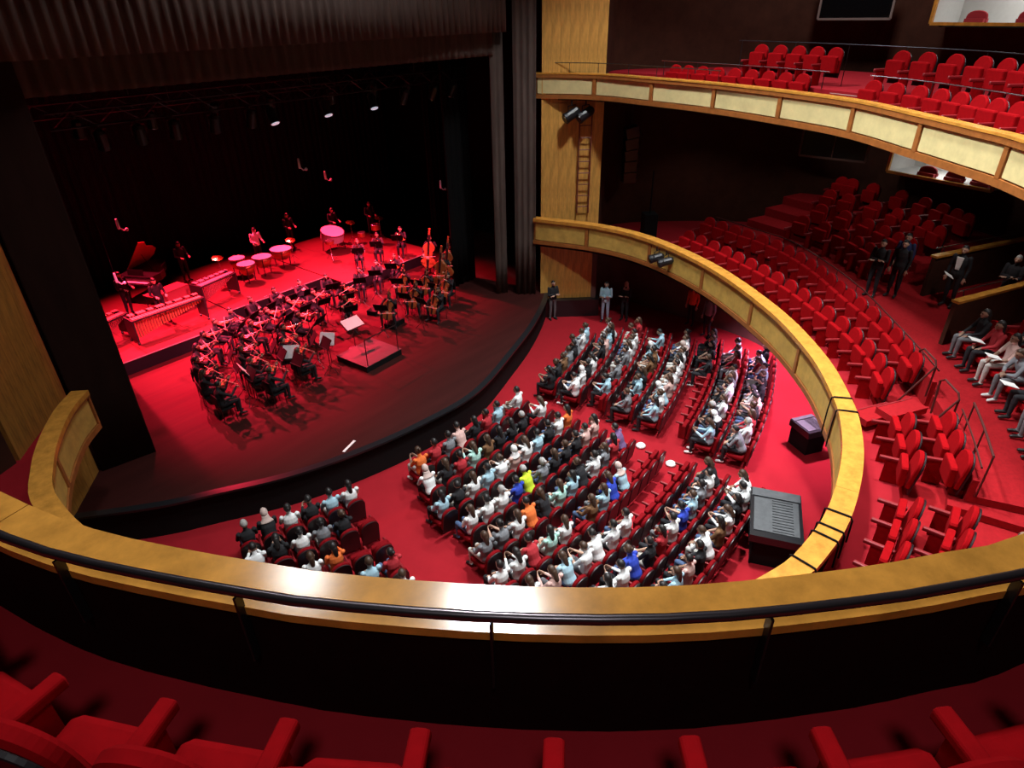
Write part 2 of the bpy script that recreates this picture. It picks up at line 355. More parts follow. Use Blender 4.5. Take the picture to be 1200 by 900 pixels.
def balcony(path, name, label, s_first, pitch, pm, capw, seam=5.6, hb=1.0, ct=.115):
    t = thing(name, label, 'balcony')
    n = 0
    b = MB(); path.sweep(b, 0, path.L, .07, .2, .02-hb, -ct); b.build('parapet_wall', TRIM, t)
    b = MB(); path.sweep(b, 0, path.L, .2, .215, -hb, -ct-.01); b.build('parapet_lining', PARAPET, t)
    b = MB(); path.sweep(b, 0, path.L, 0, .16, -hb, .14-hb); b.build('bottom_moulding', TRIM, t)
    b = MB(); path.sweep(b, 0, path.L, -.02, .1, -.16, -ct); b.build('upper_moulding', TRIM, t)
    ss = [0.0]; s = s_first
    while s < path.L-.4: ss.append(s); s += pitch
    ss.append(path.L)
    for s0, s1 in zip(ss[:-1], ss[1:]):
        b = MB(); path.sweep(b, s0+.09, s1-.09, .025, .07, .17-hb, -.18); b.build('panel', pm, t)
        b = MB(); path.sweep(b, max(0, s1-.06), min(path.L, s1+.06), -.005, .07, .14-hb, -.16, step=.06); b.build('divider', TRIM, t)
    k = int(path.L/seam)
    for i in range(k):
        b = MB(); path.sweep(b, path.L*i/k+.003, path.L*(i+1)/k-.003, -.03, capw, -ct, 0); b.build('cap', CAP, t)
    return t
balcony(LOW, 'lower_balcony_front', 'lower curved balcony front, gold panels under a broad oak cap', 2.2, 2.8, PANEL_L, .33)
balcony(UP, 'upper_balcony_front', 'upper curved balcony front, cream panels under an oak cap sweeping below the viewer', 2.15, 2.42, PANEL, .23, hb=.84, ct=.05)
b = MB(); LOW.sweep(b, 0, LOW.L, .1, 9.0, -1.05, -.9, step=.5); b.build('balcony_floor', CARPET, kind='structure')
b = MB(); LOW.sweep(b, 0, LOW.L, .12, 6.5, -1.12, -1.055, step=.5); b.build('ceiling_stalls', BLACK, kind='structure')
b = MB(); UP.sweep(b, 0, UP.L, .216, 1.75, -.82, -.72, step=.4); b.build('gallery_floor', CARPET, kind='structure')
b = MB(); UP.sweep(b, 0, UP.L, 1.75, 7.0, -.82, -.1, step=.5); b.build('gallery_upper_floor', CARPET, kind='structure')
b = MB(); UP.sweep(b, 0, UP.L, .21, 7.0, -.9, -.83, step=.5); b.build('ceiling_balcony', BLACK, kind='structure')
# tube rail on posts in front of the viewer
sA, sB = UP.near(4.6, -1.15)-.5, UP.near(.05, 7)
t = thing('safety_rail', 'dark metal tube rail on short posts along the oak cap below the viewer', 'railing')
b = MB(); UP.tube(b, sA, sB, .235, .105, .024, 12); b.build('tube', BRONZE, t, smooth=True)
RAILPOSTS = [(3.0, -.36), (2.15, .44), (1.42, 1.26), (.80, 2.24), (.42, 3.12)]
for x, y in RAILPOSTS:
    s = UP.near(x, y); p, n = UP.at(s, .245)
    MB().box((p.x, p.y, p.z-.12), (.012, .045, .42), math.atan2(n.y, n.x)-PI/2).build('post', METAL, t)
# thin rail over the far end of the upper balcony cap
t = thing('thin_rail', 'thin dark rail standing on the upper balcony cap beside the oak pilaster', 'railing')
b = MB(); UP.tube(b, .15, 7.0, .18, .30, .014, 6); b.build('tube', METAL, t)
for s in (.2, 1.2, 2.2, 3.4, 4.6, 5.8, 6.95):
    p, n = UP.at(s, .18); MB().tube([p, p+Vector((0, 0, .3))], .010, 6).build('post', METAL, t)
# ------------------------------------------------------------------ theatre seats
def tombstone(w, z0, z1, n=20, sq=.8):
    r = w/2; h = r*sq*1.3; out = [(-r, z0), (r, z0)]
    for i in range(n+1):
        a = PI*i/n; out.append((r*math.cos(a) if i not in (0, n) else (r if i == 0 else -r), z1-h+h*math.sin(a)**.8))
    return out
def rrect(w, z0, z1, r=.03, n=3):
    out = []
    for cx, cz, a0 in ((w/2-r, z1-r, 0), (-w/2+r, z1-r, PI/2), (-w/2+r, z0+r, PI), (w/2-r, z0+r, 1.5*PI)):
        for i in range(n+1):
            a = a0+PI/2*i/n; out.append((cx+r*math.cos(a), cz+r*math.sin(a)))
    return out
def seat_proto(name, pitch, fabric, h=.95, aw=.055, tip=True, cd=.46, cz=.445):
    w = pitch-aw-.012
    t = thing(name, 'x', 'seat')
    T = Matrix.Translation((-.0, -.30, 0)) @ Matrix.Rotation(math.radians(-7), 4, 'X') @ Matrix.Translation((0, 0, 0))
    bk = MB().prism(tombstone(w, .34, h), Matrix.Translation((0, -.315, .0)) @ Matrix.Rotation(math.radians(8), 4, 'X') @ Matrix.Translation((0, .03, 0)), .085, bev=.02).build('backrest', fabric, t, smooth=False)
    MB().prism(tombstone(w+.01, .22, h-.015), Matrix.Translation((0, -.315, .0)) @ Matrix.Rotation(math.radians(8), 4, 'X'), .028, bev=.005).build('back_shell', SHELL, t, label='black shell behind the backrest')
    if tip: MB().prism(rrect(w, -.06, .06, .035), Matrix.Translation((0, -.175, .35)) @ Matrix.Rotation(math.radians(88), 4, 'X'), .42, bev=.03).build('cushion', fabric, t)
    else: MB().prism(rrect(w, cz-.115, cz, .035), Matrix.Translation((0, -.2, 0)), cd, bev=.03).build('cushion', fabric, t)
    MB().prism(rrect(aw, .50, .57, .02), Matrix.Translation((pitch/2, -.26, 0)), .46, bev=.012).build('armrest', SEATWOOD if aw < .08 else fabric, t)
    MB().prism(rrect(aw*.6, .0, .50, .01), Matrix.Translation((pitch/2, -.22, 0)), .30).build('side_panel', fabric, t)
    return t
PROTO = {}
def seats_on(spots, key, proto, labels, group=None):
    """spots: list of (x, y, z, rz); one seat object tree each"""
    for (x, y, z, rz), lb in zip(spots, labels): dup(proto, place(x, y, z, rz), lb, group)

STALLS = [
 ('A', 0, 19.2, -13.946, -1.4921, 'w lb k w k k'), ('A', 1, 20.1, -14.163, -1.4253, '- k g w k w -'), ('A', 2, 21.0, -14.382, -1.3642, '- - o w - - g'),
 ('A', 3, 21.9, -14.604, -1.3081, 'r lb - k - g - -'), ('A', 4, 22.8, -14.828, -1.2565, 'w k k - r k g k'),
 ('B', 0, 19.2, 4.204, -1.4921, 'w - lb r k p g r o'), ('B', 1, 20.1, 4.157, -1.4253, 'w - k k k n m r k w'), ('B', 2, 21.0, 4.108, -1.3642, 'o w k lb w p w lb w k lb'),
 ('B', 3, 21.9, 4.056, -1.3081, 'p p k k k g y b w w w'), ('B', 4, 22.8, 4.002, -1.2565, 'u r g w k lb m k o w g g'), ('B', 5, 23.7, 3.946, -1.2088, '- - - lb b lb n - w m r w w'),
 ('B', 6, 24.6, 3.888, -1.1645, '- - - - - - w w w w lb p w'), ('B', 7, 25.5, 3.828, -1.1234, 'k w g lb b w r k b w w w k -'), ('B', 8, 26.4, 3.767, -1.0851, 'w w k w n w k p lb g n k - -'),
 ('C', 0, 19.425, 9.337, 1.4748, 'k k n g k g w lb'), ('C', 1, 20.325, 9.155, 1.4095, 'w w k w - k p lb k w'), ('C', 2, 21.225, 8.975, 1.3497, '- lb - g - g w w w r r'),
 ('C', 3, 22.125, 8.797, 1.2948, 'g - lb k - n n lb - lb -'), ('C', 4, 23.025, 8.622, 1.2442, 'lb w lb p w w w w k w k'), ('C', 5, 23.925, 8.449, 1.1974, '- - - - - - - k - k k k'),
 ('D', 6, 24.78, 7.778, 1.1561, 'lb k k w k w g w - r w lb'), ('D', 7, 25.68, 7.858, 1.1156, 'g w r k p w k k lb r lb k')]
BLK = {'A': 'small stalls block', 'B': 'middle stalls block', 'C': 'pilaster-side stalls block', 'D': 'two-row aisle block'}
XC, YC = 11.6, 29.75
st = seat_proto('stalls_chair', .5, VELVET2, .92); st_d = seat_proto('stalls_chair', .5, VELVET2, .92, tip=False)
WHO = []
for blk, k, R, a0, da, occ in STALLS:
    row = k+1 if blk != 'D' else k-5
    for i, c in enumerate(occ.split()):
        a = math.radians(a0+da*i); x, y = XC+R*math.sin(a), YC-R*math.cos(a)
        rz = face(XC-x, YC-y)
        state = 'empty red' if c == '-' else 'occupied red'
        dup(st if c == '-' else st_d, place(x, y, 0, rz), f'{state} stalls seat, {ORD[i+1]} from the aisle, {ORD[row]} row, {BLK[blk]}', f'seats of the {BLK[blk]}')
        if c != '-': WHO.append((x, y, 0, rz, c, f'{ORD[i+1]} seat from aisle, {ORD[row]} row, {BLK[blk]}'))
remove_tree(st); remove_tree(st_d)

# lower balcony seats on two curved rows; the aisle gap splits each row
bs = seat_proto('balcony_chair', .62, VELVET, 1.0, .075); bs_d = seat_proto('balcony_chair', .62, VELVET, 1.0, .075, tip=False)
ROW1 = Path([(21.0, 9.8), (20.35, 8.4), (19.45, 6.85), (18.4, 5.3), (17.2, 4.0), (16.35, 3.13), (15.3, 2.32), (14.2, 1.74), (13.1, 1.27), (11.95, .88), (11.34, .73), (10.47, .58), (9.9, .54), (8.71, .52), (7.4, .65), (6.2, 1.1)])
ROW2 = Path([(22.6, 9.6), (22.0, 8.0), (21.5, 6.75), (20.8, 5.75), (19.8, 4.7), (18.4, 3.55), (16.78, 2.19), (15.12, 1.22), (13.39, .49), (12.25, .1), (11.61, -.12), (10.55, -.31), (9.37, -.32), (8.2, -.25), (7, .1)])
def row_spots(path, spans, pitch, off, z):
    out = []
    for (s0, s1) in spans:
        n = max(1, int(round((s1-s0)/pitch)))
        for i in range(n):
            p, nn = path.at(s0+(s1-s0)*(i+.5)/n, off); out.append((p.x, p.y, z, face(-nn.x, -nn.y)))
    return out
r1 = [(0, ROW1.near(14.2, 1.74)), (ROW1.near(13.1, 1.27), ROW1.near(11.3, .72)), (ROW1.near(10.55, .6), ROW1.near(7.0, .75))]
r2 = [(0, ROW2.near(15.1, 1.22)), (ROW2.near(13.4, .49), ROW2.near(11.5, -.15)), (ROW2.near(10.6, -.3), ROW2.near(7.6, -.1))]
b = MB(); ROW2.sweep(b, 0, ROW2.L, -.35, 9, 3.28, 3.45, step=.5); b.build('balcony_step', CARPET_STEP, kind='structure')
LOWW = Path([(23.2, 9.2), (22.6, 7.6), (22.0, 6.1), (20.75, 4.7), (19.05, 3.22), (17.17, 1.95), (15.44, .88), (14.3, .28), (12.9, -.2), (11.61, -.55), (10.5, -.85), (9.2, -.95), (7.5, -.8)])
for rowname, path, spans, z in (('front row', ROW1, r1, 3.3), ('second row', ROW2, r2, 3.45)):
    sp = row_spots(path, spans, .62, .25 if z < 3.4 else .08, z)
    for i, s in enumerate(sp):
        dup(bs, place(*s), f'red tip-up balcony seat, {rowname} along the oak rail, {ORD[i+1]} from the stage', f'lower balcony {rowname} seats')
# low wall with rail behind the second row, walkway and terraces beyond
HRAIL = mat('dark_red_tube', (.07, .012, .010), .45)
t = thing('low_barrier', 'low red carpeted barrier behind the second balcony row with thin rail', 'barrier')
s_g0, s_g1 = LOWW.near(15.0, .6), LOWW.near(13.6, .0)
for s0, s1 in ((0, s_g0), (s_g1, LOWW.near(11.75, -.55))):
    b = MB(); LOWW.sweep(b, s0, s1, .14, .24, 3.45, 4.08); b.build('panel', CARPET_STEP, t)
    b = MB(); LOWW.tube(b, s0, s1, .19, 4.36, .018, 6); b.build('rail', HRAIL, t)
    for s in np.arange(s0+.1, s1, 1.2):
        p, n = LOWW.at(s, .19); MB().tube([p+Vector((0, 0, 4.08)), p+Vector((0, 0, 4.36))], .012, 5).build('rail_post', HRAIL, t)
b = MB(); LOWW.sweep(b, 0, LOWW.near(11.75, -.55), .24, 9, 3.46, 3.75, step=.5); b.build('walkway_floor', CARPET_STEP, kind='structure')
# looped handrails at the aisle gap
for (x, y, zb, lb) in ((15.0, .55, 3.75, 'dark looped handrail at the top of the balcony aisle steps, farther of the pair'), (13.75, -.05, 3.75, 'dark looped handrail at the top of the balcony aisle steps, beside the long rail')):
    t = thing('looped_handrail', lb, 'handrail', (x, y, zb))
    dx, dy = .62, .42
    pts = [(dx*.9, dy*.9, 0), (dx, dy, .75), (dx*.8, dy*.8, .86), (.05, .05, .86), (0, 0, .75), (-.35, .55, -.35)]
    MB().tube(pts, .022, 8).build('handrail_tube', HRAIL, t)
    MB().tube([(0, 0, 0), (0, 0, .76)], .02, 8).build('post', HRAIL, t)
t = thing('long_handrail', 'long dark handrail curving along the walkway behind the second balcony row', 'handrail')
b = MB(); LOWW.tube(b, s_g1+.15, LOWW.near(11.75, -.55), .28, 4.62, .022, 8); b.build('tube', HRAIL, t)
for s in np.linspace(s_g1+.2, LOWW.near(11.75, -.55), 3):
    p, n = LOWW.at(s, .28); MB().tube([p+Vector((0, 0, 3.75)), p+Vector((0, 0, 4.62))], .018, 6).build('post', HRAIL, t)
# aisle steps
def steps(name, lb, pts):
    t = thing(name, lb, 'steps')
    for (x, y, z, w, d, rz) in pts:
        MB().box((x, y, z-.075), (w, d, .15), rz).build('step', CARPET_STEP, t)
        MB().box((x+math.sin(rz)*d/2, y-math.cos(rz)*d/2, z+.004), (w, .04, .014), rz).build('nosing', SEATWOOD, t)
steps('aisle_steps', 'carpeted aisle steps between the balcony seat groups at the looped handrails', [(14.0, 1.25, 3.58, 1.0, .42, 2.6), (14.25, .85, 3.72, 1.0, .42, 2.6)])
steps('walkway_steps', 'two wide red carpeted steps with pale nosing at the walkway end', [(12.15, -.95, 3.70, .40, 1.15, .12), (11.72, -1.0, 3.60, .36, 1.15, .12)])
# rising rows beyond the walkway
gp = []
for r, (off, z, s0, s1) in enumerate(((1.45, 3.75, LOWW.near(22.4, 7.1), LOWW.near(20.3, 4.25)), (2.4, 4.0, LOWW.near(22.4, 7.1), LOWW.near(20.4, 4.3)), (3.35, 4.3, LOWW.near(22.5, 7.3), LOWW.near(20.5, 4.4)), (4.3, 4.6, LOWW.near(22.6, 7.6), LOWW.near(20.7, 4.6)))):
    if r: bb = MB(); LOWW.sweep(bb, 0, LOWW.near(20.4, 4.3), off-.45, 7, 3.7+.0, z, step=.6); bb.build('terrace_floor', CARPET_STEP, kind='structure')
    for i, s in enumerate(row_spots(LOWW, [(s0, s1)], .62-.06*r, off, z)):
        dup(bs, place(*s), f'red seat in the dim terrace behind the walkway, {ORD[r+1]} row, {ORD[i+1]} from the stage', 'terrace seats behind the balcony walkway')
# rows with audience by the walkway
s0 = LOWW.near(16.9, 1.7)
wk = row_spots(LOWW, [(s0, s0+8.7)], .62, 1.75, 3.75); wk2 = row_spots(LOWW, [(s0, s0+8.7)], .62, 2.7, 3.95)
bb = MB(); LOWW.sweep(bb, s0-.2, LOWW.L, 2.2, 7, 3.6, 3.95, step=.6); bb.build('terrace_floor', CARPET_STEP, kind='structure')
bb = MB(); LOWW.sweep(bb, LOWW.near(11.75, -.55), LOWW.L, 1.3, 9, 3.3, 3.75, step=.6); bb.build('walkway_floor', CARPET_STEP, kind='structure')
WKC = {1: ['k', 'r', 'p', 'g', 'k', 'k', 'n', 'k', '-', '-', '-', 'lb', 'k', '-'], 2: ['-', 'k', '-', 'w', 'm', 'k', 'k', '-', 'k', '-', '-', '-', '-', '-']}
for r, L in ((1, wk), (2, wk2)):
    for i, s in enumerate(L):
        dup(bs_d if WKC[r][i] != '-' else bs, place(*s), f'red seat facing the walkway beyond the oak-capped barriers, {ORD[r]} row, {ORD[i+1]} from barrier', 'seats facing the balcony walkway')
for r, L, cs in ((1, wk, WKC[1]), (2, wk2, WKC[2])):
    for i, c in enumerate(cs):
        if i < len(L) and c != '-': WHO.append((*L[i], c, f'balcony seat facing the walkway, {ORD[r]} row, {ORD[i+1]} from the barrier'))
for (x, y, c, w) in ((10.15, -1.75, 'lb', 'end seat above the wide steps'), (9.5, -1.75, 'k', 'second seat above the wide steps')):
    dup(bs_d, place(x, y, 3.75, -.1), f'occupied red balcony seat, {w}'); WHO.append((x, y, 3.75, -.1, c, f'balcony, {w}, legs towards the rail'))
remove_tree(bs); remove_tree(bs_d)
# oak-capped partitions by the entrance
for (a, c, zt, lb) in (((21.2, 1.75), (25.6, -.7), 4.92, 'oak-capped dark barrier behind the standing men, upper of the two'), ((18.0, .75), (21.8, -1.2), 4.88, 'oak-capped dark barrier in front of the standing men, lower of the two')):
    a = Vector(a); c = Vector(c); d = c-a; rz = math.atan2(d.y, d.x); m = (a+c)/2
    t = thing('capped_barrier', lb, 'barrier', (m.x, m.y, 3.75), rz)
    MB().box((0, 0, (zt-3.75)/2), (d.length, .1, zt-3.75)).build('panel', DARKWALL, t)
    MB().box((0, 0, zt-3.75+.03), (d.length, .2, .06)).build('cap', CAP, t)
    MB().tube([(-d.length/2+.2, .14, zt-3.75+.2), (d.length/2, .14, zt-3.75+.2)], .015, 6).build('rail', CHROME, t)
    for q in (-.4, 0, .4): MB().tube([(d.length*q, .1, zt-3.75+.05), (d.length*q, .14, zt-3.75+.2)], .01, 5).build('rail_bracket', METAL, t)
# upper balcony seats
us = seat_proto('gallery_chair', .56, VELVET, .98)
us1 = UP.near(17.9, 4.5)-1.25; usA = UP.near(20.35, 11.4)
groups = [('front row of the upper balcony, stage group', 1.25, -.72, usA, us1-.55), ('second row of the upper balcony, stage group', 2.2, -.1, UP.near(19.9, 9.0), us1-.9),
          ('front row of the upper balcony, beyond the steps', 1.25, -.72, us1+.55, UP.near(11.5, -.95)), ('second row of the upper balcony, beyond the steps', 2.2, -.1, us1+.4, UP.near(12.5, -.4))]
for gname, off, dz, s0, s1 in groups:
    n = int((s1-s0)/.56)
    for i in range(n):
        p, nn = UP.at(s0+.56*(i+.5), off, dz); dup(us, place(p.x, p.y, p.z, face(-nn.x, -nn.y)), f'red round-topped seat, {ORD[i+1]} from stage, {gname}', gname)
remove_tree(us)
t = thing('gallery_steps', 'carpeted steps with pale nosings between the two upper balcony seat groups', 'steps')
for i in range(4):
    p, nn = UP.at(us1, .9+.32*i, -.64+.155*i); rz = math.atan2(nn.y, nn.x)-PI/2
    MB().box((p.x, p.y, p.z-.08), (.95, .32, .16), rz).build('step', CARPET_STEP, t)
    q = p-nn*.15; MB().box((q.x, q.y, p.z+.006), (.95, .03, .014), rz).build('nosing', mat('pale_nosing', (.5, .35, .3), .5), t)
t = thing('gallery_rail', 'thin pale rail behind the front row of upper balcony seats', 'railing')
for s0, s1 in ((usA-.4, us1-.6), (us1+.6, UP.near(11.5, -.95))):
    b = MB(); UP.tube(b, s0, s1, 1.72, .34, .016, 6); b.build('rail', CHROME, t)
    for s in np.arange(s0+.1, s1, 1.4):
        p, n = UP.at(s, 1.72); MB().tube([p+Vector((0, 0, -.1)), p+Vector((0, 0, .34))], .012, 5).build('post', METAL, t)
t = thing('gallery_rail', 'thin dark rail behind the second row of upper balcony seats', 'railing')
b = MB(); UP.tube(b, UP.near(19.9, 9.5), UP.near(11.5, -.95), 2.75, .95, .016, 6); b.build('rail', METAL, t)
for s in np.arange(UP.near(19.9, 9.5)+.1, UP.near(11.5, -.95), 1.6):
    p, n = UP.at(s, 2.75); MB().tube([p+Vector((0, 0, -.1)), p+Vector((0, 0, .95))], .012, 5).build('post', METAL, t)
# row of seats just below the viewer (explicit arm positions along the parapet)
ARMS = [(-.02, 3.75), (-.02, 3.18), (.106, 2.643), (.344, 2.17), (.612, 1.69), (.907, 1.255), (1.206, .812), (1.535, .412), (1.89, .02), (2.27, -.33), (2.68, -.67), (3.1, -.98)]
ns = seat_proto('front_row_chair', .53, VELVET, .93, .085, tip=False, cd=.34, cz=.41)
zf = 8.28
for c in ns.children:
    if c.name.startswith('back'): c.location.y = .16
    if c.name.startswith(('armrest', 'side')): c.scale.y = .72; c.location.y = .056
for i, (p, q) in enumerate(zip(ARMS[:-1], ARMS[1:])):
    m = ((p[0]+q[0])/2, (p[1]+q[1])/2); d = unit((q[0]-p[0], q[1]-p[1])); n = (-d[1], d[0]) if -d[1]*0-d[0]*0+1 else 0
    out = np.array([d[1], -d[0]]) if np.dot([d[1], -d[0]], [-1, -1]) > 0 else np.array([-d[1], d[0]])
    c = (m[0]+out[0]*.2, m[1]+out[1]*.2)
    dup(ns, place(c[0], c[1], zf, face(-out[0], -out[1])), f'red seat below the viewer, {ORD[i+1]} along the row from the stage side', 'front row seats below the viewer')
remove_tree(ns)

# ------------------------------------------------------------------ rooms in the side wall, fittings
def wall_frame(name, lb, cat, corners, fr, back, matl_f, matl_b, kind=None):
    """corners: bottom-left, bottom-right, top-right, top-left in space"""
    c = [Vector(p) for p in corners]; t = thing(name, lb, cat)
    nrm = (c[1]-c[0]).cross(c[3]-c[0]).normalized()
    def bar(p, q, w):
        d = (q-p); m = (p+q)/2; X = d.normalized(); Y = nrm; Z = X.cross(Y)
        M = Matrix.Translation(m) @ Matrix((X, Y, Z)).transposed().to_4x4()
        bb = MB(); L = d.length
        vs = [M @ Vector((L/2*a, .05*e, w/2*g)) for a in (-1, 1) for e in (-1, 1) for g in (-1, 1)]
        bb.add(vs, [(0, 1, 3, 2), (4, 6, 7, 5), (0, 4, 5, 1), (2, 3, 7, 6), (0, 2, 6, 4), (1, 5, 7, 3)]); bb.build('frame', matl_f, t)
    for i in range(4): bar(c[i], c[(i+1) % 4], fr)
    return t, nrm, c
def pane(t, c, nrm, off, matl, name='pane'):
    vs = [p+nrm*off for p in c]+[p+nrm*(off+.02) for p in c]
    MB().add(vs, [(0, 1, 2, 3), (7, 6, 5, 4), (0, 4, 5, 1), (1, 5, 6, 2), (2, 6, 7, 3), (3, 7, 4, 0)]).build(name, matl, t)
FRAMEW = mat('grey_window_frame', (.22, .17, .15), .5)
def onwall(x0, y0, x1, y1, zb, zt): return [(x0, y0, zb), (x1, y1, zb), (x1, y1, zt), (x0, y0, zt)]
t, nr, c = wall_frame('control_window', 'dark control room window with thin grey frame above the upper balcony seats', 'window', onwall(26.9, 7.9, 26.95, 5.6, 10.75, 12.0), .07, None, FRAMEW, GLASS); pane(t, c, nr, 0, GLASS)
t, nr, c = wall_frame('control_window', 'dark two-pane control window under the upper balcony', 'window', onwall(26.9, 7.6, 26.9, 5.25, 6.2, 7.25), .07, None, mat('brown_window_frame', (.10, .05, .04), .5), GLASS); pane(t, c, nr, 0, GLASS)
m0, m1 = (c[0]+c[1])/2, (c[2]+c[3])/2; MB().tube([m0, m1], .03, 5).build('mullion', MATS['brown_window_frame'], t)
RED_CH = mat('red_chair_back', (.32, .012, .02), .7)
def white_room(lb, corners, chairs, lamp_e):
    t, nr, c = wall_frame('viewing_box', lb, 'room', corners, .09, None, CAP, WHITEWALL)
    ctr = sum(c, Vector())/4
    if nr.dot(Vector((0, 0, corners[0][2]))-ctr) < 0: nr = -nr
    D = 1.6; bk = [p-nr*D for p in c]
    bb = MB()
    vs = c+bk
    for f in ((4, 5, 6, 7), (0, 4, 7, 3), (1, 2, 6, 5), (0, 1, 5, 4), (3, 7, 6, 2)): bb.add([vs[i] for i in f], [(0, 1, 2, 3)])
    bb.build('lining', WHITEWALL, t)
    o = lamp('AREA', 'box_lamp', ctr-nr*.8+Vector((0, 0, (c[3]-c[0]).z/2-.05)), ctr-nr*.8, lamp_e, (1, .98, .94), size=.6)
    for f, w in chairs:
        p = c[0]+(c[1]-c[0])*f-nr*.28; rz = math.atan2((c[1]-c[0]).y, (c[1]-c[0]).x)
        q = thing('box_chair', f'red chair back in the white {"upper" if c[0].z > 9 else "lower"} viewing box, {w}', 'chair', (p.x, p.y, p.z), rz, None)
        MB().prism(tombstone(.62, .02, .36, 8, .45), Matrix.Translation((0, -.03, 0)), .07, bev=.02).build('backrest', RED_CH, q)
        MB().box((0, .0, .09), (.56, .3, .1)).build('cushion', RED_CH, q)
white_room('lower viewing box with white walls and oak sill under the upper balcony', onwall(26.55, 4.4, 25.3, 1.15, 6.05, 7.1), [(.36, 'closest to the dark window'), (.62, 'middle of three'), (.86, 'farthest from the dark window')], 30)
white_room('upper viewing box with bright white walls above the balcony rail', onwall(26.45, 4.3, 25.0, .3, 10.62, 12.4), [(.28, 'closer to the framed window'), (.62, 'farther from the framed window')], 60)
# opening pieces of dark wall behind the boxes are the wall itself; ladder on the pilaster
pt = np.array([1.5, -1.7])/math.hypot(1.5, 1.7); pn = np.array([-1.7, -1.5])/math.hypot(1.5, 1.7)
def onpil(f, off, z): 
    p = np.array([20.0, 14.85])+pt*f+pn*off; return Vector((p[0], p[1], z))
LAD = mat('red_brown_ladder', (.16, .035, .02), .5)
t = thing('wall_ladder', 'red-brown ladder fixed to the oak pilaster between the two balconies', 'ladder')
for f in (1.38, 1.82): MB().tube([onpil(f, .14, 4.35), onpil(f, .14, 7.9)], .028, 6).build('stile', LAD, t)
for i in range(8): MB().tube([onpil(1.38, .14, 4.6+i*.42), onpil(1.82, .14, 4.6+i*.42)], .02, 6).build('rung', LAD, t)
def spotlight(lb, loc, aim, s=1.0, bright=None):
    t = thing('stage_spotlight', lb, 'spotlight', loc)
    M = (Vector(aim)-Vector(loc)).to_track_quat('Y', 'Z').to_matrix().to_4x4()
    def T(mb):
        mb.v = [tuple(M @ Vector(p)) for p in mb.v]; return mb
    b = MB(); b.tube([(0, -.22*s, 0), (0, -.16*s, 0), (0, .12*s, 0), (0, .2*s, 0)], [.07*s, .11*s, .12*s, .13*s], 12); T(b).build('housing', BLACKGLOSS, t)
    b = MB(); b.tube([(0, .195*s, 0), (0, .215*s, 0)], .105*s, 12); T(b).build('lens', bright or CHROME, t)
    MB().tube([(-.15*s, 0, 0), (-.15*s, 0, .2*s), (.15*s, 0, .2*s), (.15*s, 0, 0)], .012*s, 5).build('yoke', METAL, t)
    MB().tube([(0, 0, .2*s), (0, 0, .32*s)], .02*s, 6).build('clamp', METAL, t)
    return t
for f, w in ((1.05, 'closer to the stage'), (1.55, 'farther from the stage')):
    spotlight(f'black spotlight under the upper balcony on the oak pilaster, {w}', onpil(f, .32, 7.95), (12, 18, 3), 1.5, BLACKGLOSS)
p1, n1 = LOW.at(5.6, -.2); p2, n2 = LOW.at(6.1, -.2)
for p, w in ((p1, 'closer to the pilaster'), (p2, 'farther from the pilaster')):
    spotlight(f'small black spotlight clamped on the lower balcony front, {w}', (p.x, p.y, p.z-.45), (10, 18, 1), 1.2, BLACKGLOSS)
# speaker column beside the pilaster
t = thing('speaker_column', 'black hanging column of loudspeakers in the dark beside the oak pilaster', 'loudspeaker', (23.2, 12.9, 5.4), .75)
for i in range(5):
    o = MB().box((0, 0, i*.42), (.55, .5, .38), 0, rx=-.06*i).build('cabinet', BLACKGLOSS, t)
    for s in (-.13, .13): MB().lathe([(.02, 0), (.09, .03), (.1, .05)], (0, 0, 0), 10).build('driver', METAL, o).matrix_local = Matrix.Translation((s, -.25, i*.42)) @ Matrix.Rotation(PI/2, 4, 'X')
MB().tube([(0, 0, 2.0), (0, 0, 2.9)], .02, 6).build('hanging_bar', METAL, t)
t = thing('speaker_cabinet', 'black loudspeaker cabinet standing at the stage end of the lower balcony', 'loudspeaker', (22.6, 11.5, 3.3), .8)
MB().box((0, 0, .5), (.55, .5, 1.0)).build('cabinet', BLACK, t); MB().box((0, -.255, .5), (.49, .02, .92)).build('grille', BLACKGLOSS, t)
MB().tube([(0, 0, 1.0), (0, 0, 2.6)], .03, 8).build('pole', BLACK, t)
# cables taped across the oak cap of the lower balcony
for k, (s, w) in enumerate(((LOW.near(12.95, 1.98), 'first of six from the stage'), (LOW.near(12.45, 1.78), 'second of six from the stage'), (LOW.near(9.25, 1.06), 'third of six from the stage'), (LOW.near(8.85, 1.06), 'fourth of six from the stage'), (LOW.near(8.6, 1.07), 'fifth of six from the stage'), (LOW.near(7.9, 1.2), 'sixth of six from the stage'))):
    pts = [LOW.at(s, o, z)[0] for o, z in ((-.07, -.9), (-.075, -.3), (-.06, .0), (-.02, .018), (.15, .02), (.32, .018), (.36, -.05), (.37, -.5))]
    b = MB().tube(pts, .016, 6); o = b.build('cable', BLACK, label=f'black cable laid over the lower oak cap, {w}', category='cable', group='cables over the lower balcony cap')
# dark stage lights hung near the far corner under the upper balcony
for (x, y, z, w) in ((20.5, -.2, 6.7, 'higher'), (19.4, -.6, 6.5, 'lower')):
    t = thing('bar_light', f'dark grey lighting unit below the upper balcony near the viewing box, {w} one', 'lamp', (x, y, z), .3)
    MB().box((0, 0, 0), (.95, .3, .18)).build('housing', BLACKGLOSS, t); MB().box((0, 0, .1), (.85, .22, .03)).build('top_plate', GREYTOP, t); MB().tube([(0, 0, .1), (0, 0, 1.5)], .02, 6).build('hanger', METAL, t)
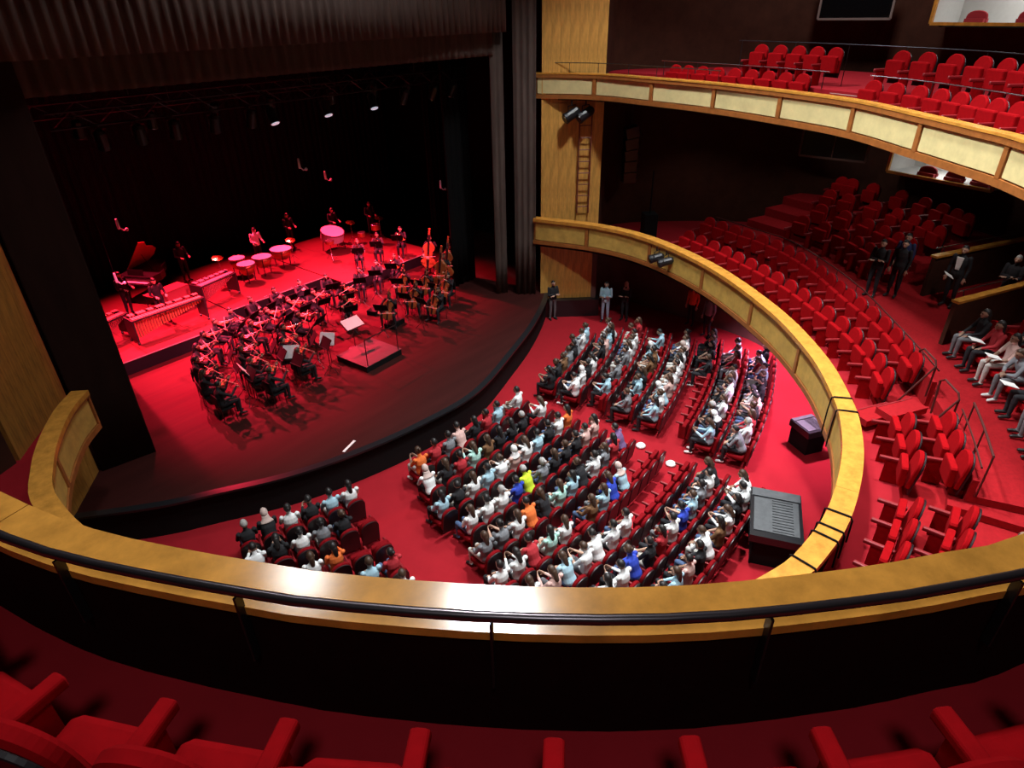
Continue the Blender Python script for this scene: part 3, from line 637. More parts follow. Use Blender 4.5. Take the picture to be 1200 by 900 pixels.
# mixing consoles
def console(lb, c, L, D, rz, h=.95):
    t = thing('mixing_console', lb, 'console', (c[0], c[1], 0), rz)
    MB().box((0, 0, h-.1), (L, D, .2)).build('case', BLACKGLOSS, t)
    MB().box((-.05*L, .0, h+.008), (L*.68, D*.86, .02)).build('control_panel', GREYTOP, t)
    MB().box((L*.40, 0, h+.012), (L*.17, D*.95, .03)).build('meter_bridge', GREYTOP, t)
    for k in range(12): MB().box((-.36*L+k*.056*L, -.12*D, h+.024), (.012, D*.4, .012)).build('fader', METAL, t)
    for sx in (-.42, .42): MB().box((sx*L, 0, (h-.2)/2), (.06, D*.8, h-.2)).build('leg', BLACK, t)
    MB().box((0, D*.38, (h-.2)/2), (L*.9, .03, h-.2)).build('front_panel', BLACK, t)
console('large black mixing console with grey top behind the last stalls row', (12.62, 2.45), 1.75, 1.15, .35)
console('small grey control desk on the pink-lit aisle under the curved oak rail', (17.2, 3.05), .8, .75, 1.0, .8)
# speakers boxes at the foot of the stage side
# ------------------------------------------------------------------ people: one continuous remeshed body per pose
def lerp(a, b, t): return tuple(a[i]+(b[i]-a[i])*t for i in range(3))
def body(name, J, hand=('lap', 'lap'), female=False):
    """J: joint positions; returns (mesh with slots skin, top, sleeve, trousers, shoe, eye, lips; head matrix)"""
    b = MB(); bones = []
    def cap(a, c, ra, rb, slot, sx=1.0, n=12):
        b.capsule(a, c, ra, rb, n, 3, sx); bones.append((np.array(a), np.array(c), max(ra, rb), slot))
    hip, ch, nk, hd = (Vector(J[k]) for k in ('hip', 'chest', 'neck', 'head'))
    # torso: elliptical sections, broad at the shoulders
    up = (nk-hip).normalized()
    SL, SR = Vector(J['shL']), Vector(J['shR']); xax = (SR-SL).normalized(); yax = up.cross(xax).normalized()
    secs = [(hip-up*.10, .135, .115), (hip, .165, .130), (lerp(hip, ch, .45), .145, .108), (ch, .170, .118), (lerp(ch, nk, .55), .165, .100), (lerp(ch, nk, .82), .11, .075), (nk, .06, .055)]
    vs = []; n = 14
    for c, rx, ry in secs:
        c = Vector(c)
        for k in range(n):
            a = 2*PI*k/n; vs.append(c+xax*math.cos(a)*rx*(.94 if female else 1)+yax*math.sin(a)*ry)
    fs = [(i*n+k, i*n+(k+1) % n, (i+1)*n+(k+1) % n, (i+1)*n+k) for i in range(len(secs)-1) for k in range(n)]
    fs += [tuple(range(n-1, -1, -1)), tuple((len(secs)-1)*n+k for k in range(n))]; b.add(vs, fs)
    bones.append((np.array(hip), np.array(lerp(ch, nk, .75)), .16, 1)); bones.append((np.array(hip-up*.10), np.array(hip-up*.06), .15, 3))
    cap(lerp(ch, nk, .8), lerp(nk, hd, .55), .058, .052, 0)
    # head with face
    H = Vector(hd); f = Vector(J.get('look', (0, 1, -.05))).normalized(); hx = f.cross(Vector((0, 0, 1))).normalized(); hz = hx.cross(f)
    HM = Matrix((hx, f, hz)).transposed()
    b.ball(H, (.075, .095, .112), 14, 10, HM); bones.append((np.array(H-hz*.02), np.array(H+hz*.02), .1, 0))
    def hp(x, y, z): return H+HM @ Vector((x, y, z))
    b.capsule(hp(0, .088, .012), hp(0, .108, -.022), .010, .016, 8)                       # nose
    b.capsule(hp(0, .060, -.085), hp(0, .066, -.092), .034, .030, 10)                     # chin
    b.capsule(hp(-.018, .090, -.052), hp(.018, .090, -.052), .010, .010, 8)               # lips
    for s in (-1, 1):
        b.ball(hp(s*.077, -.005, -.005), (.014, .026, .034), 8, 6, HM)                    # ears
        b.capsule(hp(s*.018, .092, .030), hp(s*.045, .082, .028), .009, .008, 6)          # brows
    for s, SH, EL, WR in ((-1, 'shL', 'elL', 'wrL'), (1, 'shR', 'elR', 'wrR')):
        cap(J[SH], J[EL], .058, .045, 1); cap(J[EL], J[WR], .043, .030, 2)
        w = Vector(J[WR]); e = Vector(J[EL]); d = Vector(J.get('hd'+SH[-1], w-e)).normalized()
        pn = Vector(J.get('pn'+SH[-1], (0, 0, -1))); pn = (pn-d*pn.dot(d)).normalized(); sd = d.cross(pn)*s*-1
        # palm, four fingers of unequal length, thumb from the side
        pc = w+d*.045
        b.ball(pc, (.040, .050, .019), 10, 7, Matrix((sd, d, pn)).transposed()); bones.append((np.array(w+d*.01), np.array(w+d*.10), .05, 0))
        curl = J.get('curl', .5)
        for q, (off, L) in enumerate(((.030, .075), (.010, .085), (-.010, .078), (-.030, .060))):
            a0 = w+d*.085+sd*off; a1 = a0+(d*math.cos(curl*.5)+pn*math.sin(curl*.5))*L*.52; a2 = a1+(d*math.cos(curl*1.5)+pn*math.sin(curl*1.5))*L*.48
            b.capsule(a0-d*.02, a1, .0105, .0098, 7, 2); b.capsule(a1, a2, .0098, .0085, 7, 2); bones.append((np.array(a0), np.array(a2), .01, 0))
        t0 = w+d*.030+sd*.034; t1 = t0+(d*.55+sd*.62+pn*.35)*.040; b.capsule(t0, t1, .0125, .011, 7, 2); b.capsule(t1, t1+(d*.85+sd*.1+pn*.4)*.032, .011, .0095, 7, 2)
        bones.append((np.array(t0), np.array(t1), .012, 0))
    for s, HP, KN, AN in ((-1, 'hpL', 'knL', 'anL'), (1, 'hpR', 'knR', 'anR')):
        cap(J[HP], J[KN], .085, .058, 3); cap(J[KN], lerp(J[KN], J[AN], .35), .056, .058, 3); cap(lerp(J[KN], J[AN], .35), J[AN], .055, .038, 3)
        a = Vector(J[AN]); toe = Vector(J['toe'+HP[-1]])
        cap(a-Vector((0, 0, .045)), toe, .042, .036, 4, 1.0); cap(a-Vector((0, .02, .045)), a-Vector((0, .0, .04)), .042, .042, 4)
    me = b.mesh(name+'_raw', SKIN)
    o = link('raw', me); md = o.modifiers.new('r', 'REMESH'); md.mode = 'VOXEL'; md.voxel_size = .0115
    sm = o.modifiers.new('s', 'SMOOTH'); sm.factor = .4; sm.iterations = 2
    dg = bpy.context.evaluated_depsgraph_get(); out = bpy.data.meshes.new_from_object(o.evaluated_get(dg)); out.name = name
    bpy.data.objects.remove(o); bpy.data.meshes.remove(me)
    nf = len(out.polygons); cc = np.empty(nf*3); out.polygons.foreach_get('center', cc); cc = cc.reshape(-1, 3)
    best = np.full(nf, 1e9); slot = np.zeros(nf, int)
    for a, c, r, sl in bones:
        d = c-a; L = d.dot(d) or 1e-9; t = np.clip(((cc-a) @ d)/L, 0, 1); dist = np.linalg.norm(cc-(a+t[:, None]*d), axis=1)-r
        m = dist < best; best[m] = dist[m]; slot[m] = sl
    Hn = np.array(H)
    for s in (-1, 1):
        slot[np.linalg.norm(cc-np.array(hp(s*.031, .088, .010)), axis=1) < .013] = 5
    slot[np.linalg.norm((cc-np.array(hp(0, .100, -.052))) @ np.array(HM) * np.array([.45, .6, 1.2]), axis=1) < .011] = 6
    out.materials.clear()
    for m in (SKIN, CM['k'], CM['k'], PANTS[0], SHOE, EYE, LIPS): out.materials.append(m)
    out.polygons.foreach_set('material_index', slot.tolist()); out.polygons.foreach_set('use_smooth', [True]*nf); out.update()
    M4 = HM.to_4x4(); M4.translation = H
    return out, M4
def mir(d):
    for k in list(d):
        if k.endswith('R') and k[:-1]+'L' not in d: x, y, z = d[k]; d[k[:-1]+'L'] = (-x, y, z)
    return d
SEATED = dict(hip=(0, -.08, .555), chest=(0, -.10, .83), neck=(0, -.09, 1.03), head=(0, -.045, 1.185), shR=(.175, -.10, .985), hpR=(.085, -.06, .535), knR=(.105, .36, .535), anR=(.10, .36, .115), toeR=(.115, .50, .045),
              elR=(.215, .03, .75), wrR=(.10, .24, .635))
STAND = dict(hip=(0, 0, .96), chest=(0, -.01, 1.24), neck=(0, -.01, 1.45), head=(0, .015, 1.60), shR=(.185, -.01, 1.40), hpR=(.085, 0, .93), knR=(.10, .02, .50), anR=(.105, -.02, .115), toeR=(.135, .13, .045),
             elR=(.235, -.03, 1.12), wrR=(.225, .06, .87))
def pose(base, **kw): d = dict(base); d.update(kw); return mir(d)
POSES = {
 'lap': pose(SEATED), 'clasp': pose(SEATED, wrR=(.055, .22, .66), elR=(.20, .02, .74), look=(.15, 1, -.15), head=(.01, -.03, 1.18)),
 'read': pose(SEATED, wrR=(.09, .29, .80), elR=(.20, .06, .74), look=(0, 1, -.45), head=(0, .0, 1.175), pnR=(-1, 0, .2), pnL=(1, 0, .2)),
 'chin': pose(SEATED, wrR=(.07, .09, 1.03), elR=(.19, .16, .79), hdR=(-.3, -.2, 1), wrL=(-.05, .18, .66), elL=(-.20, .0, .74), look=(-.2, 1, -.05)),
 'lean': pose(SEATED, chest=(0, .02, .82), neck=(0, .10, 1.0), head=(0, .165, 1.14), shR=(.175, .08, .955), hip=(0, -.08, .58), elR=(.20, .22, .70), wrR=(.06, .31, .665), look=(0, 1, -.3)),
 'stand': pose(STAND), 'folded': pose(STAND, elR=(.22, .05, 1.12), wrR=(-.06, .20, 1.16), hdR=(-1, .1, .1), elL=(-.22, .05, 1.12), wrL=(.06, .22, 1.13), hdL=(1, .1, .1)),
 'violin': pose(SEATED, wrL=(-.36, .42, 1.04), elL=(-.28, .22, .80), hdL=(-.2, .3, .9), pnL=(1, 0, 0), wrR=(.20, .38, 1.02), elR=(.33, .12, .86), hdR=(-.5, .6, -.3), look=(-.35, 1, -.1), head=(-.02, -.03, 1.18), curl=1.2),
 'cello': pose(SEATED, knR=(.24, .36, .53), anR=(.25, .34, .115), toeR=(.30, .46, .045), wrL=(-.13, .24, 1.08), elL=(-.30, .16, .92), hdL=(.6, .3, .6), wrR=(.30, .42, .68), elR=(.34, .14, .76), hdR=(-.6, .6, -.2), curl=1.2, look=(-.1, 1, -.25)),
 'wind': pose(SEATED, wrL=(-.04, .27, .93), elL=(-.22, .14, .78), hdL=(.5, .6, .0), wrR=(.05, .33, .80), elR=(.23, .14, .74), hdR=(-.5, .6, .0), curl=1.1, look=(0, 1, -.15)),
 'horn': pose(SEATED, wrL=(-.03, .26, 1.02), elL=(-.25, .16, .86), hdL=(.4, .7, .1), wrR=(.05, .28, .99), elR=(.26, .16, .84), hdR=(-.3, .7, .1), curl=1.1),
 'mallets': pose(STAND, elR=(.25, .04, 1.13), wrR=(.17, .30, 1.10), curl=1.3, look=(0, 1, -.35), head=(0, .03, 1.59)),
 'bass': pose(STAND, wrL=(-.14, .30, 1.52), elL=(-.32, .14, 1.30), hdL=(.6, .4, .5), wrR=(.22, .40, 1.0), elR=(.32, .12, 1.12), hdR=(-.6, .5, -.2), curl=1.2, look=(-.2, 1, -.2)),
}
BODY = {k: body('person_'+k, v) for k, v in POSES.items()}
# hair and scarves, modelled about the head centre (face towards +Y)
def hair_mesh(kind):
    b = MB(); vs = []; n, k = 16, 11
    for i in range(k+1):
        th = PI*(.02+.96*i/k)
        for j in range(n):
            ph = 2*PI*j/n; x = math.sin(th)*math.cos(ph); y = math.sin(th)*math.sin(ph); z = math.cos(th)
            r = Vector((.086*x, .106*y, .122*z))
            front = y > .25; low = z < (.42 if front else (-.35 if kind == 'short' else -.6))
            if kind == 'scarf': low = (y > .45 and z < .50)
            if low: r *= .80
            else: r *= 1.0+.03*math.sin(5*ph+3*th)
            vs.append(r+Vector((0, -.006, .004)))
    fs = [(i*n+j, (i+1)*n+j, (i+1)*n+(j+1) % n, i*n+(j+1) % n) for i in range(k) for j in range(n)]
    fs += [tuple(range(n)), tuple(k*n+j for j in range(n-1, -1, -1))]; b.add(vs, fs)
    if kind == 'long': b.capsule((0, -.062, -.02), (0, -.085, -.20), .068, .05, 12, 3, 1.0)
    if kind == 'bun': b.ball((0, -.115, .04), .042, 10, 8)
    if kind == 'scarf':
        prof = [(.078, -.05), (.086, -.10), (.100, -.15), (.150, -.20), (.165, -.225), (.150, -.23)]
        vs = []; n = 16
        for r, z in prof:
            for j in range(n):
                ph = 2*PI*j/n; vs.append((r*math.cos(ph), r*.72*math.sin(ph)-.035, z))
        b.add(vs, [(i*n+j, i*n+(j+1) % n, (i+1)*n+(j+1) % n, (i+1)*n+j) for i in range(len(prof)-1) for j in range(n)]+[tuple(range(n-1, -1, -1)), tuple(5*n+j for j in range(n))])
    return b.mesh('hair_'+kind, HAIRS[0], True)
HAIR = {k: hair_mesh(k) for k in ('short', 'long', 'bun', 'scarf')}
def person(name, ps, M, label, cat='person', group=None, top='k', sleeve=None, pants=None, shoe=None, skin=None, hair='short', hmat=None):
    me, HM = BODY[ps]
    o = link(name, me); o.matrix_world = M; o['label'] = label; o['category'] = cat
    if group: o['group'] = group
    ms = [skin or SKIN, CM[top] if isinstance(top, str) else top, sleeve or (CM[top] if isinstance(top, str) else top), pants or PANTS[0], shoe or SHOE, EYE, LIPS]
    for i, m in enumerate(ms): o.material_slots[i].link = 'OBJECT'; o.material_slots[i].material = m
    h = link('headscarf' if hair == 'scarf' else 'hair', HAIR[hair], o); h.matrix_local = HM
    h.material_slots[0].link = 'OBJECT'; h.material_slots[0].material = hmat or HAIRS[0]
    return o
GARM = {'lap': 'top', 'clasp': 'top', 'read': 'shirt', 'chin': 'shirt', 'lean': 'top'}
random.seed(3)
for i, (x, y, z, rz, c, where) in enumerate(WHO):
    ps = random.choice(['lap', 'lap', 'clasp', 'read', 'chin', 'lean'])
    sk = random.choice([SKIN, SKIN_D, SKIN_D]); hk = random.choice(['short']*5+['long']*4+['bun']*2+['scarf']); 
    hm = random.choice(SCARFS) if hk == 'scarf' else random.choice([HAIRS[0]]*5+[HAIRS[1]]*2+[HAIRS[2]]) if hk != 'long' else random.choice(HAIRS[:2])
    slv = sk if random.random() < .3 else None
    pos = {'read': 'head bent', 'chin': 'hand at chin', 'lean': 'leaning forward'}.get(ps)
    person('person', ps, place(x, y, z+.012, rz+random.uniform(-.1, .1), random.uniform(.985, 1.02)), f'person in {CLOTH[c][1]}, {where}', group='seated audience', top=c, sleeve=slv,
           pants=random.choice([PANTS[0], PANTS[0], PANTS[1], PANTS[2], PANTS[3]]), shoe=random.choice([SHOE, SHOE, SHOE_W]), skin=sk, hair=hk, hmat=hm)
# standing people
person('person', 'folded', place(19.98, 14.2, 0, face(-.5, -1)), 'person in black jacket and grey trousers standing before the oak pilaster', top='k', pants=PANTS[2])
person('person', 'folded', place(21.1, 12.35, 0, face(-1, -.4), 1.02), 'person in pale blue top and pale jeans standing by the dark stalls wall', top='lb', pants=mat('light_jeans', (.34, .48, .62), .85), hair='long')
person('person', 'folded', place(21.65, 11.75, 0, face(-1, -.1)), 'person in black with pale headscarf standing by the dark stalls wall', top='k', hair='scarf', hmat=SCARFS[1])
person('person', 'stand', place(22.9, 9.4, 0, face(-1, .1)), 'person in bright orange red top standing at the wall under the balcony', top=mat('orange_red_cloth', (.85, .10, .04), .8), hair='short')
person('person', 'stand', place(22.3, 8.45, 0, face(-1, .2)), 'person in black and grey standing beside the one in orange red', top='g', hair='short')
MAN = person('person', 'stand', place(20.75, 1.05, 3.75, face(-1, .3), 1.04), 'man in black suit with white shirt front standing between the oak-capped barriers', top='k')
MB().prism([(-.05, 1.08), (.05, 1.08), (.085, 1.42), (-.085, 1.42)], Matrix.Translation((0, .095, 0)), .03, bev=.008).build('shirt_front', PAPER, MAN, label='white shirt front')
MB().box((20.35, 1.2, 4.78), (.30, .22, .012), .3, rx=.5).build('programme', PAPER, label='white paper held low by the man in black suit by the barriers', category='paper')
person('person', 'folded', place(20.9, -.15, 3.75, face(-1, .3), 1.0), 'grey-haired man in dark clothes standing behind the lower oak-capped barrier', top='k', hmat=HAIRS[2])
for (x, y, tp, ps, w) in ((20.3, 2.95, 'k', 'folded', 'black, arms folded, by the terrace seats'), (20.6, 2.45, 'k', 'stand', 'black, arms down, mid dark group'), (21.3, 2.5, mat('navy_cloth', (.02, .03, .10), .85), 'stand', 'navy, at the back of the dark group')):
    person('person', ps, place(x, y, 3.75, face(-1, .2)), f'person in {w} on the balcony walkway', top=tp, hair='short')
# little things: paper sheets held on the balcony, bags and bottles in the stalls aisle
for (x, y, z, w) in ((16.9, .05, 4.52, 'closest to the barrier'), (16.2, -.35, 4.52, 'middle of three'), (15.0, -.75, 4.52, 'farthest from the barrier')):
    MB().box((x, y, z), (.22, .30, .012), .5, rx=.25).build('programme', PAPER, label=f'white paper programme held by balcony audience facing the walkway, {w}', category='paper', group='paper programmes')
for (x, y, w) in ((14.0, 5.75, 'crossing by the empty seats'), (13.9, 4.05, 'closer to the mixing console'), (14.25, 6.85, 'under the pilaster-side rows')):
    MB().lathe([(.02, 0), (.13, .01), (.15, .05), (.10, .10), (.03, .12)], (x, y, .0), 14).build('paper_bag', PAPER, smooth=True, label=f'small pale bag left on the red carpet aisle, {w}', category='bag')

# ------------------------------------------------------------------ the stage
def riser(name, lb, x0, x1, y0, y1, h, z=1.0):
    t = thing(name, lb, 'platform', ((x0+x1)/2, (y0+y1)/2, z))
    w, d = x1-x0, y1-y0
    nx = max(1, round(w/2.0))
    for i in range(nx): MB().box((-w/2+w*(i+.5)/nx, 0, h-.03), (w/nx-.008, d, .06)).build('deck', RISERMAT, t)
    MB().box((0, -d/2+.03, (h-.06)/2), (w, .03, h-.06)).build('front_skirt', BLACK, t)
    for sx in (-1, 1): MB().box((sx*(w/2-.03), 0, (h-.06)/2), (.03, d-.1, h-.06)).build('side_skirt', BLACK, t)
    MB().box((0, -d/2-.006, h-.02), (w, .012, .03)).build('edge_strip', mat('edge_strip', (.35, .25, .25), .4), t)
    return t
riser('percussion_riser', 'long low red-lit riser at the piano and marimba end', 5.2, 10.55, 21.55, 28.2, .5)
riser('percussion_riser', 'wide red-lit riser under the timpani in the middle', 10.6, 15.0, 22.65, 28.2, .5)
riser('percussion_riser', 'red-lit riser beside the double basses carrying the drum kit', 15.05, 20.2, 21.3, 27.5, .5)
t = thing('podium', 'grey conductor podium with dark front in the middle of the stage', 'podium', (11.9, 16.1, 1.0), .05)
MB().box((0, 0, .11), (1.6, 1.45, .20)).build('base', BLACK, t); MB().box((0, 0, .215), (1.62, 1.47, .025)).build('deck', mat('podium_grey', (.045, .035, .038), .6, noise=.2), t)
for sx in (-.7, .7): MB().tube([(sx, -.68, .2), (sx, -.68, 1.15)], .018, 6).build('post', METAL, t)
MB().tube([(-.7, -.68, 1.15), (.7, -.68, 1.15)], .018, 6).build('rail', METAL, t)

WOODI = mat('violin_varnish', (.46, .13, .04), .3, noise=.25); FINGERB = mat('ebony', (.015, .012, .012), .35); HORSE = mat('bow_stick', (.55, .42, .30), .5)
def fiddle_outline(L, w1, wm, w2):
    out = []
    for i in range(25):
        t = i/24; z = t*L
        if t < .42: w = w1*math.sin(PI*min(1, t/.42*.78+.10))
        elif t < .6: w = wm+(abs(t-.51)/.09)**2*(w2-wm)*.5
        else: w = w2*math.sin(PI*min(1, (1-t)/.4*.75+.10))
        out.append((max(w, .15*w1), z))
    return out+[(-x, z) for x, z in reversed(out)]
def string_inst(kind, s):
    """body along +z from 0, strings facing +y; s scales a violin"""
    t = thing(kind, 'x', 'instrument'); L = .355*s
    MB().prism(fiddle_outline(L, .103*s, .056*s, .083*s), None, .045*s, bev=.006*s).build('body', WOODI, t)
    MB().box((0, .045*s, L+.06*s), (.025*s, .02*s, .22*s)).build('neck', WOODI, t)
    MB().box((0, .058*s, L-.02*s), (.030*s, .008*s, .27*s)).build('fingerboard', FINGERB, t)
    MB().lathe([(.008*s, -.012*s), (.016*s, -.008*s), (.016*s, .008*s), (.008*s, .012*s)], (0, .04*s, L+.19*s), 8).build('scroll', WOODI, t)
    MB().box((0, .065*s, L*.42), (.040*s, .008*s, .035*s)).build('bridge', HORSE, t); MB().box((0, .055*s, L*.16), (.03*s, .012*s, .11*s)).build('tailpiece', FINGERB, t)
    for k in (-1, 1): MB().tube([(k*.008*s, .07*s, L*.2), (k*.006*s, .065*s, L+.17*s)], .0012*s+.0006, 4).build('string', CHROME, t)
    if s > 1.5: MB().tube([(0, .02*s, 0), (0, .02*s, -.12*s)], .006*s, 5).build('endpin', METAL, t)
    return t
def bow_proto(kind, L):
    t = thing(kind, 'x', 'bow')
    MB().tube([(0, 0, 0), (L*.5, 0, .012), (L, 0, .025)], .006, 6).build('stick', HORSE, t); MB().tube([(.03, 0, -.02), (L, 0, .0)], .003, 4).build('bow_hair', PAPER, t); MB().box((.05, 0, -.01), (.05, .012, .02)).build('frog', FINGERB, t)
    return t
BRASS = mat('brass', (.75, .42, .10), .22, metal=1); REED = mat('black_wood', (.02, .016, .016), .35)
def horn_proto():
    t = thing('french_horn', 'x', 'instrument')
    MB().tube([(.14*math.cos(a), 0, .14*math.sin(a)) for a in np.linspace(0, 2*PI*.95, 24)], .012, 8).build('coil', BRASS, t)
    MB().tube([(.08*math.cos(a), .03, .08*math.sin(a)) for a in np.linspace(0, 2*PI*.9, 16)], .010, 6).build('inner_coil', BRASS, t)
    MB().tube([(.14, 0, .02), (.20, -.02, -.10), (.24, -.03, -.18)], [.014, .05, .14], 14).build('bell', BRASS, t); MB().tube([(-.10, 0, .10), (-.05, -.16, .16)], [.008, .011], 6).build('mouthpipe', BRASS, t)
    return t
def trumpet_proto():
    t = thing('trumpet', 'x', 'instrument')
    MB().tube([(0, 0, 0), (0, .30, 0), (0, .42, 0), (0, .47, 0)], [.008, .011, .03, .058], 12).build('bell', BRASS, t)
    MB().tube([(.02, .08, -.05), (.02, .30, -.05), (.02, .34, -.02), (0, .30, 0)], .008, 6).build('slide', BRASS, t)
    for k in range(3): MB().tube([(0, .14+.035*k, .04), (0, .14+.035*k, -.09)], .011, 7).build('valve', CHROME, t)
    return t
def pipe_proto(kind, L, r, bell, m):
    t = thing(kind, 'x', 'instrument')
    MB().tube([(0, 0, 0), (0, .08, -.07), (0, L*.62, -L*.72), (0, L*.70, -L*.80)], [r*.5, r, r, r*bell], 9).build('pipe', m, t)
    for k in range(5): MB().box((0, .1+L*.09*k+.008, -.085-L*.105*k+.008), (.012, .012, .012)).build('key', CHROME, t)
    return t
def flute_proto():
    t = thing('flute', 'x', 'instrument'); MB().tube([(-.08, 0, 0), (.58, 0, 0)], .010, 8).build('tube', CHROME, t)
    for k in range(6): MB().box((.18+.05*k, 0, .012), (.018, .014, .006)).build('key', CHROME, t)
    return t
INST = {'violin': string_inst('violin', 1.0), 'viola': string_inst('viola', 1.12), 'cello': string_inst('cello', 2.12), 'double_bass': string_inst('double_bass', 3.15),
        'french_horn': horn_proto(), 'trumpet': trumpet_proto(), 'clarinet': pipe_proto('clarinet', .62, .014, 2.2, REED), 'oboe': pipe_proto('oboe', .60, .012, 1.8, REED), 'bassoon': pipe_proto('bassoon', .95, .026, 1.2, WOODI), 'flute': flute_proto()}
BOW = {'violin_bow': bow_proto('violin_bow', .70), 'cello_bow': bow_proto('cello_bow', .68)}
def axes(o, z, y):
    """frame with local z along z and local y close to y"""
    z = Vector(z).normalized(); y = Vector(y); y = (y-z*y.dot(z)).normalized(); x = y.cross(z)
    M = Matrix((x, y, z)).transposed().to_4x4(); M.translation = Vector(o); return M
HOLD = {'violin': axes((-.09, .015, 1.045), (-.60, .80, .02), (.15, .0, 1)), 'viola': axes((-.09, .015, 1.045), (-.60, .80, .0), (.15, .0, 1)),
        'cello': axes((0.02, .30, .33), (-.10, -.22, 1), (0, 1, .2)), 'double_bass': axes((.02, .42, .42), (-.10, -.10, 1), (0, 1, .1)),
        'french_horn': Matrix.Translation((.06, .34, .98)) @ Matrix.Rotation(PI, 4, 'Z'), 'trumpet': Matrix.Translation((0, .10, 1.12)), 'clarinet': Matrix.Translation((0, .10, 1.115)) , 'oboe': Matrix.Translation((0, .10, 1.115)), 'bassoon': Matrix.Translation((.10, .08, 1.10)), 'flute': axes((0, .12, 1.115), (0, 0, 1), (0, 1, 0))}
def bowframe(a, c, up=(0, 0, 1)):
    x = (Vector(c)-Vector(a)).normalized(); z = Vector(up); z = (z-x*z.dot(x)).normalized(); y = z.cross(x)
    M = Matrix((x, y, z)).transposed().to_4x4(); M.translation = Vector(a); return M
BOWAT = {'violin': bowframe((.20, .44, 1.05), (-.40, .12, 1.16)), 'viola': bowframe((.20, .44, 1.05), (-.40, .12, 1.16)), 'cello': bowframe((.30, .50, .66), (-.35, .52, .72), (0, 1, 0)), 'double_bass': bowframe((.26, .66, .96), (-.36, .68, 1.02), (0, 1, 0))}
PLAYPOSE = {'violin': 'violin', 'viola': 'violin', 'cello': 'cello', 'double_bass': 'bass', 'french_horn': 'horn', 'trumpet': 'horn', 'clarinet': 'wind', 'oboe': 'wind', 'bassoon': 'wind', 'flute': 'horn'}
def chair_proto():
    t = thing('orchestra_chair', 'x', 'chair')
    MB().prism(rrect(.42, .40, .445, .02), Matrix.Translation((0, -.20, 0)), .40, bev=.012).build('seat', BLACK, t)
    MB().prism(rrect(.40, .55, .88, .05), Matrix.Translation((0, -.26, 0)), .03, bev=.008).build('backrest', BLACK, t)
    for sx in (-.19, .19):
        MB().tube([(sx, .17, 0), (sx, .17, .41)], .012, 6).build('leg', METAL, t); MB().tube([(sx, -.20, 0), (sx, -.20, .41), (sx, -.245, .85)], .012, 6).build('leg', METAL, t)
    return t
def stand_proto():
    t = thing('music_stand', 'x', 'music stand')
    MB().box((0, 0, 1.12), (.50, .02, .34), rx=-.55).build('desk', BLACK, t); MB().box((0, -.11, .975), (.50, .06, .012), rx=-.2).build('ledge', BLACKGLOSS, t)
    MB().tube([(0, .01, .25), (0, .01, 1.10)], .013, 6).build('pole', METAL, t)
    for k in range(3): a = 2*PI*k/3+.5; MB().tube([(0, .01, .27), (.26*math.cos(a), .26*math.sin(a)+.01, .012)], .010, 5).build('leg', METAL, t)
    return t
CH = chair_proto(); STD = stand_proto()
BOOKS = mat('score_pages', (.85, .82, .84), .7)
PX, PY = 11.9, 16.15
SHOW_PAGES = set()
def musician(kind, x, y, z, where, look=None, seated=True, pages=False, stand_d=.95):
    lx, ly = look or (PX-x, PY-y); rz = face(lx, ly); M = place(x, y, z+(.012 if seated else 0), rz)
    hk = random.choice(['short', 'short', 'long', 'bun']); words = kind.replace('_', ' ')
    tops = 'k'
    person('musician', PLAYPOSE.get(kind, 'mallets'), M, f'musician in black playing the {words}, {where}', 'musician', 'orchestra players', top=tops, skin=random.choice([SKIN, SKIN_D]), hair=hk, hmat=random.choice(HAIRS[:2]))
    if seated: dup(CH, place(x, y, z, rz), f'black chair of the {words} player, {where}', 'orchestra chairs')
    if kind in INST:
        dup(INST[kind], M @ HOLD[kind], f'{words} held by the player {where}', f'orchestra {words}s')
        if kind in BOWAT: dup(BOW['cello_bow' if kind in ('cello', 'double_bass') else 'violin_bow'], M @ BOWAT[kind], f'{words} bow in the hand of the player {where}', f'{words} bows')
    if stand_d:
        d = unit((lx, ly)); sx, sy = x+d[0]*stand_d, y+d[1]*stand_d
        dup(STD, place(sx, sy, z, rz), f'black music stand before the {words} player, {where}', 'orchestra music stands')
        if pages:
            Mp = place(sx, sy, z, rz+PI) @ Matrix.Translation((0, -.015, 1.13)) @ Matrix.Rotation(-.55, 4, 'X')
            for o in (link('sheet_music', MB().box((0, -.012, 0), (.46, .008, .32)).mesh('sheet_music', BOOKS)),): o.matrix_world = Mp; o['label'] = f'white sheet music on the stand of the {words} player, {where}'; o['category'] = 'sheet music'
random.seed(8)
def ring(r, degs, kinds, nm, pages=()):
    for i, (d, k) in enumerate(zip(degs, kinds)):
        a = math.radians(d); musician(k, PX+r*math.cos(a)*1.06, PY+.5+r*math.sin(a), 1.0, f'{ORD[i+1]} in the {nm} ring', pages=i in pages)
ring(2.3, [186, 160, 134, 108, 62, 22], ['violin', 'violin', 'violin', 'viola', 'viola', 'cello'], 'inner')
ring(3.5, [190, 174, 158, 142, 126, 110, 94, 78, 60, 14, -4], ['violin']*6+['viola', 'viola', 'viola', 'cello', 'cello'], 'middle')
ring(4.75, [182, 170, 158, 147, 136, 125, 114, 102, 90, 78, 66, 30, 18, 6], ['violin']*6+['clarinet', 'clarinet', 'flute', 'flute', 'oboe', 'cello', 'cello', 'cello'], 'outer')
for i, (x, y) in enumerate(((17.7, 18.1), (18.7, 18.7), (19.5, 18.9), (19.0, 20.2))): musician('double_bass', x, y, 1.0, f'{ORD[i+1]} of the standing basses', seated=False, stand_d=0)
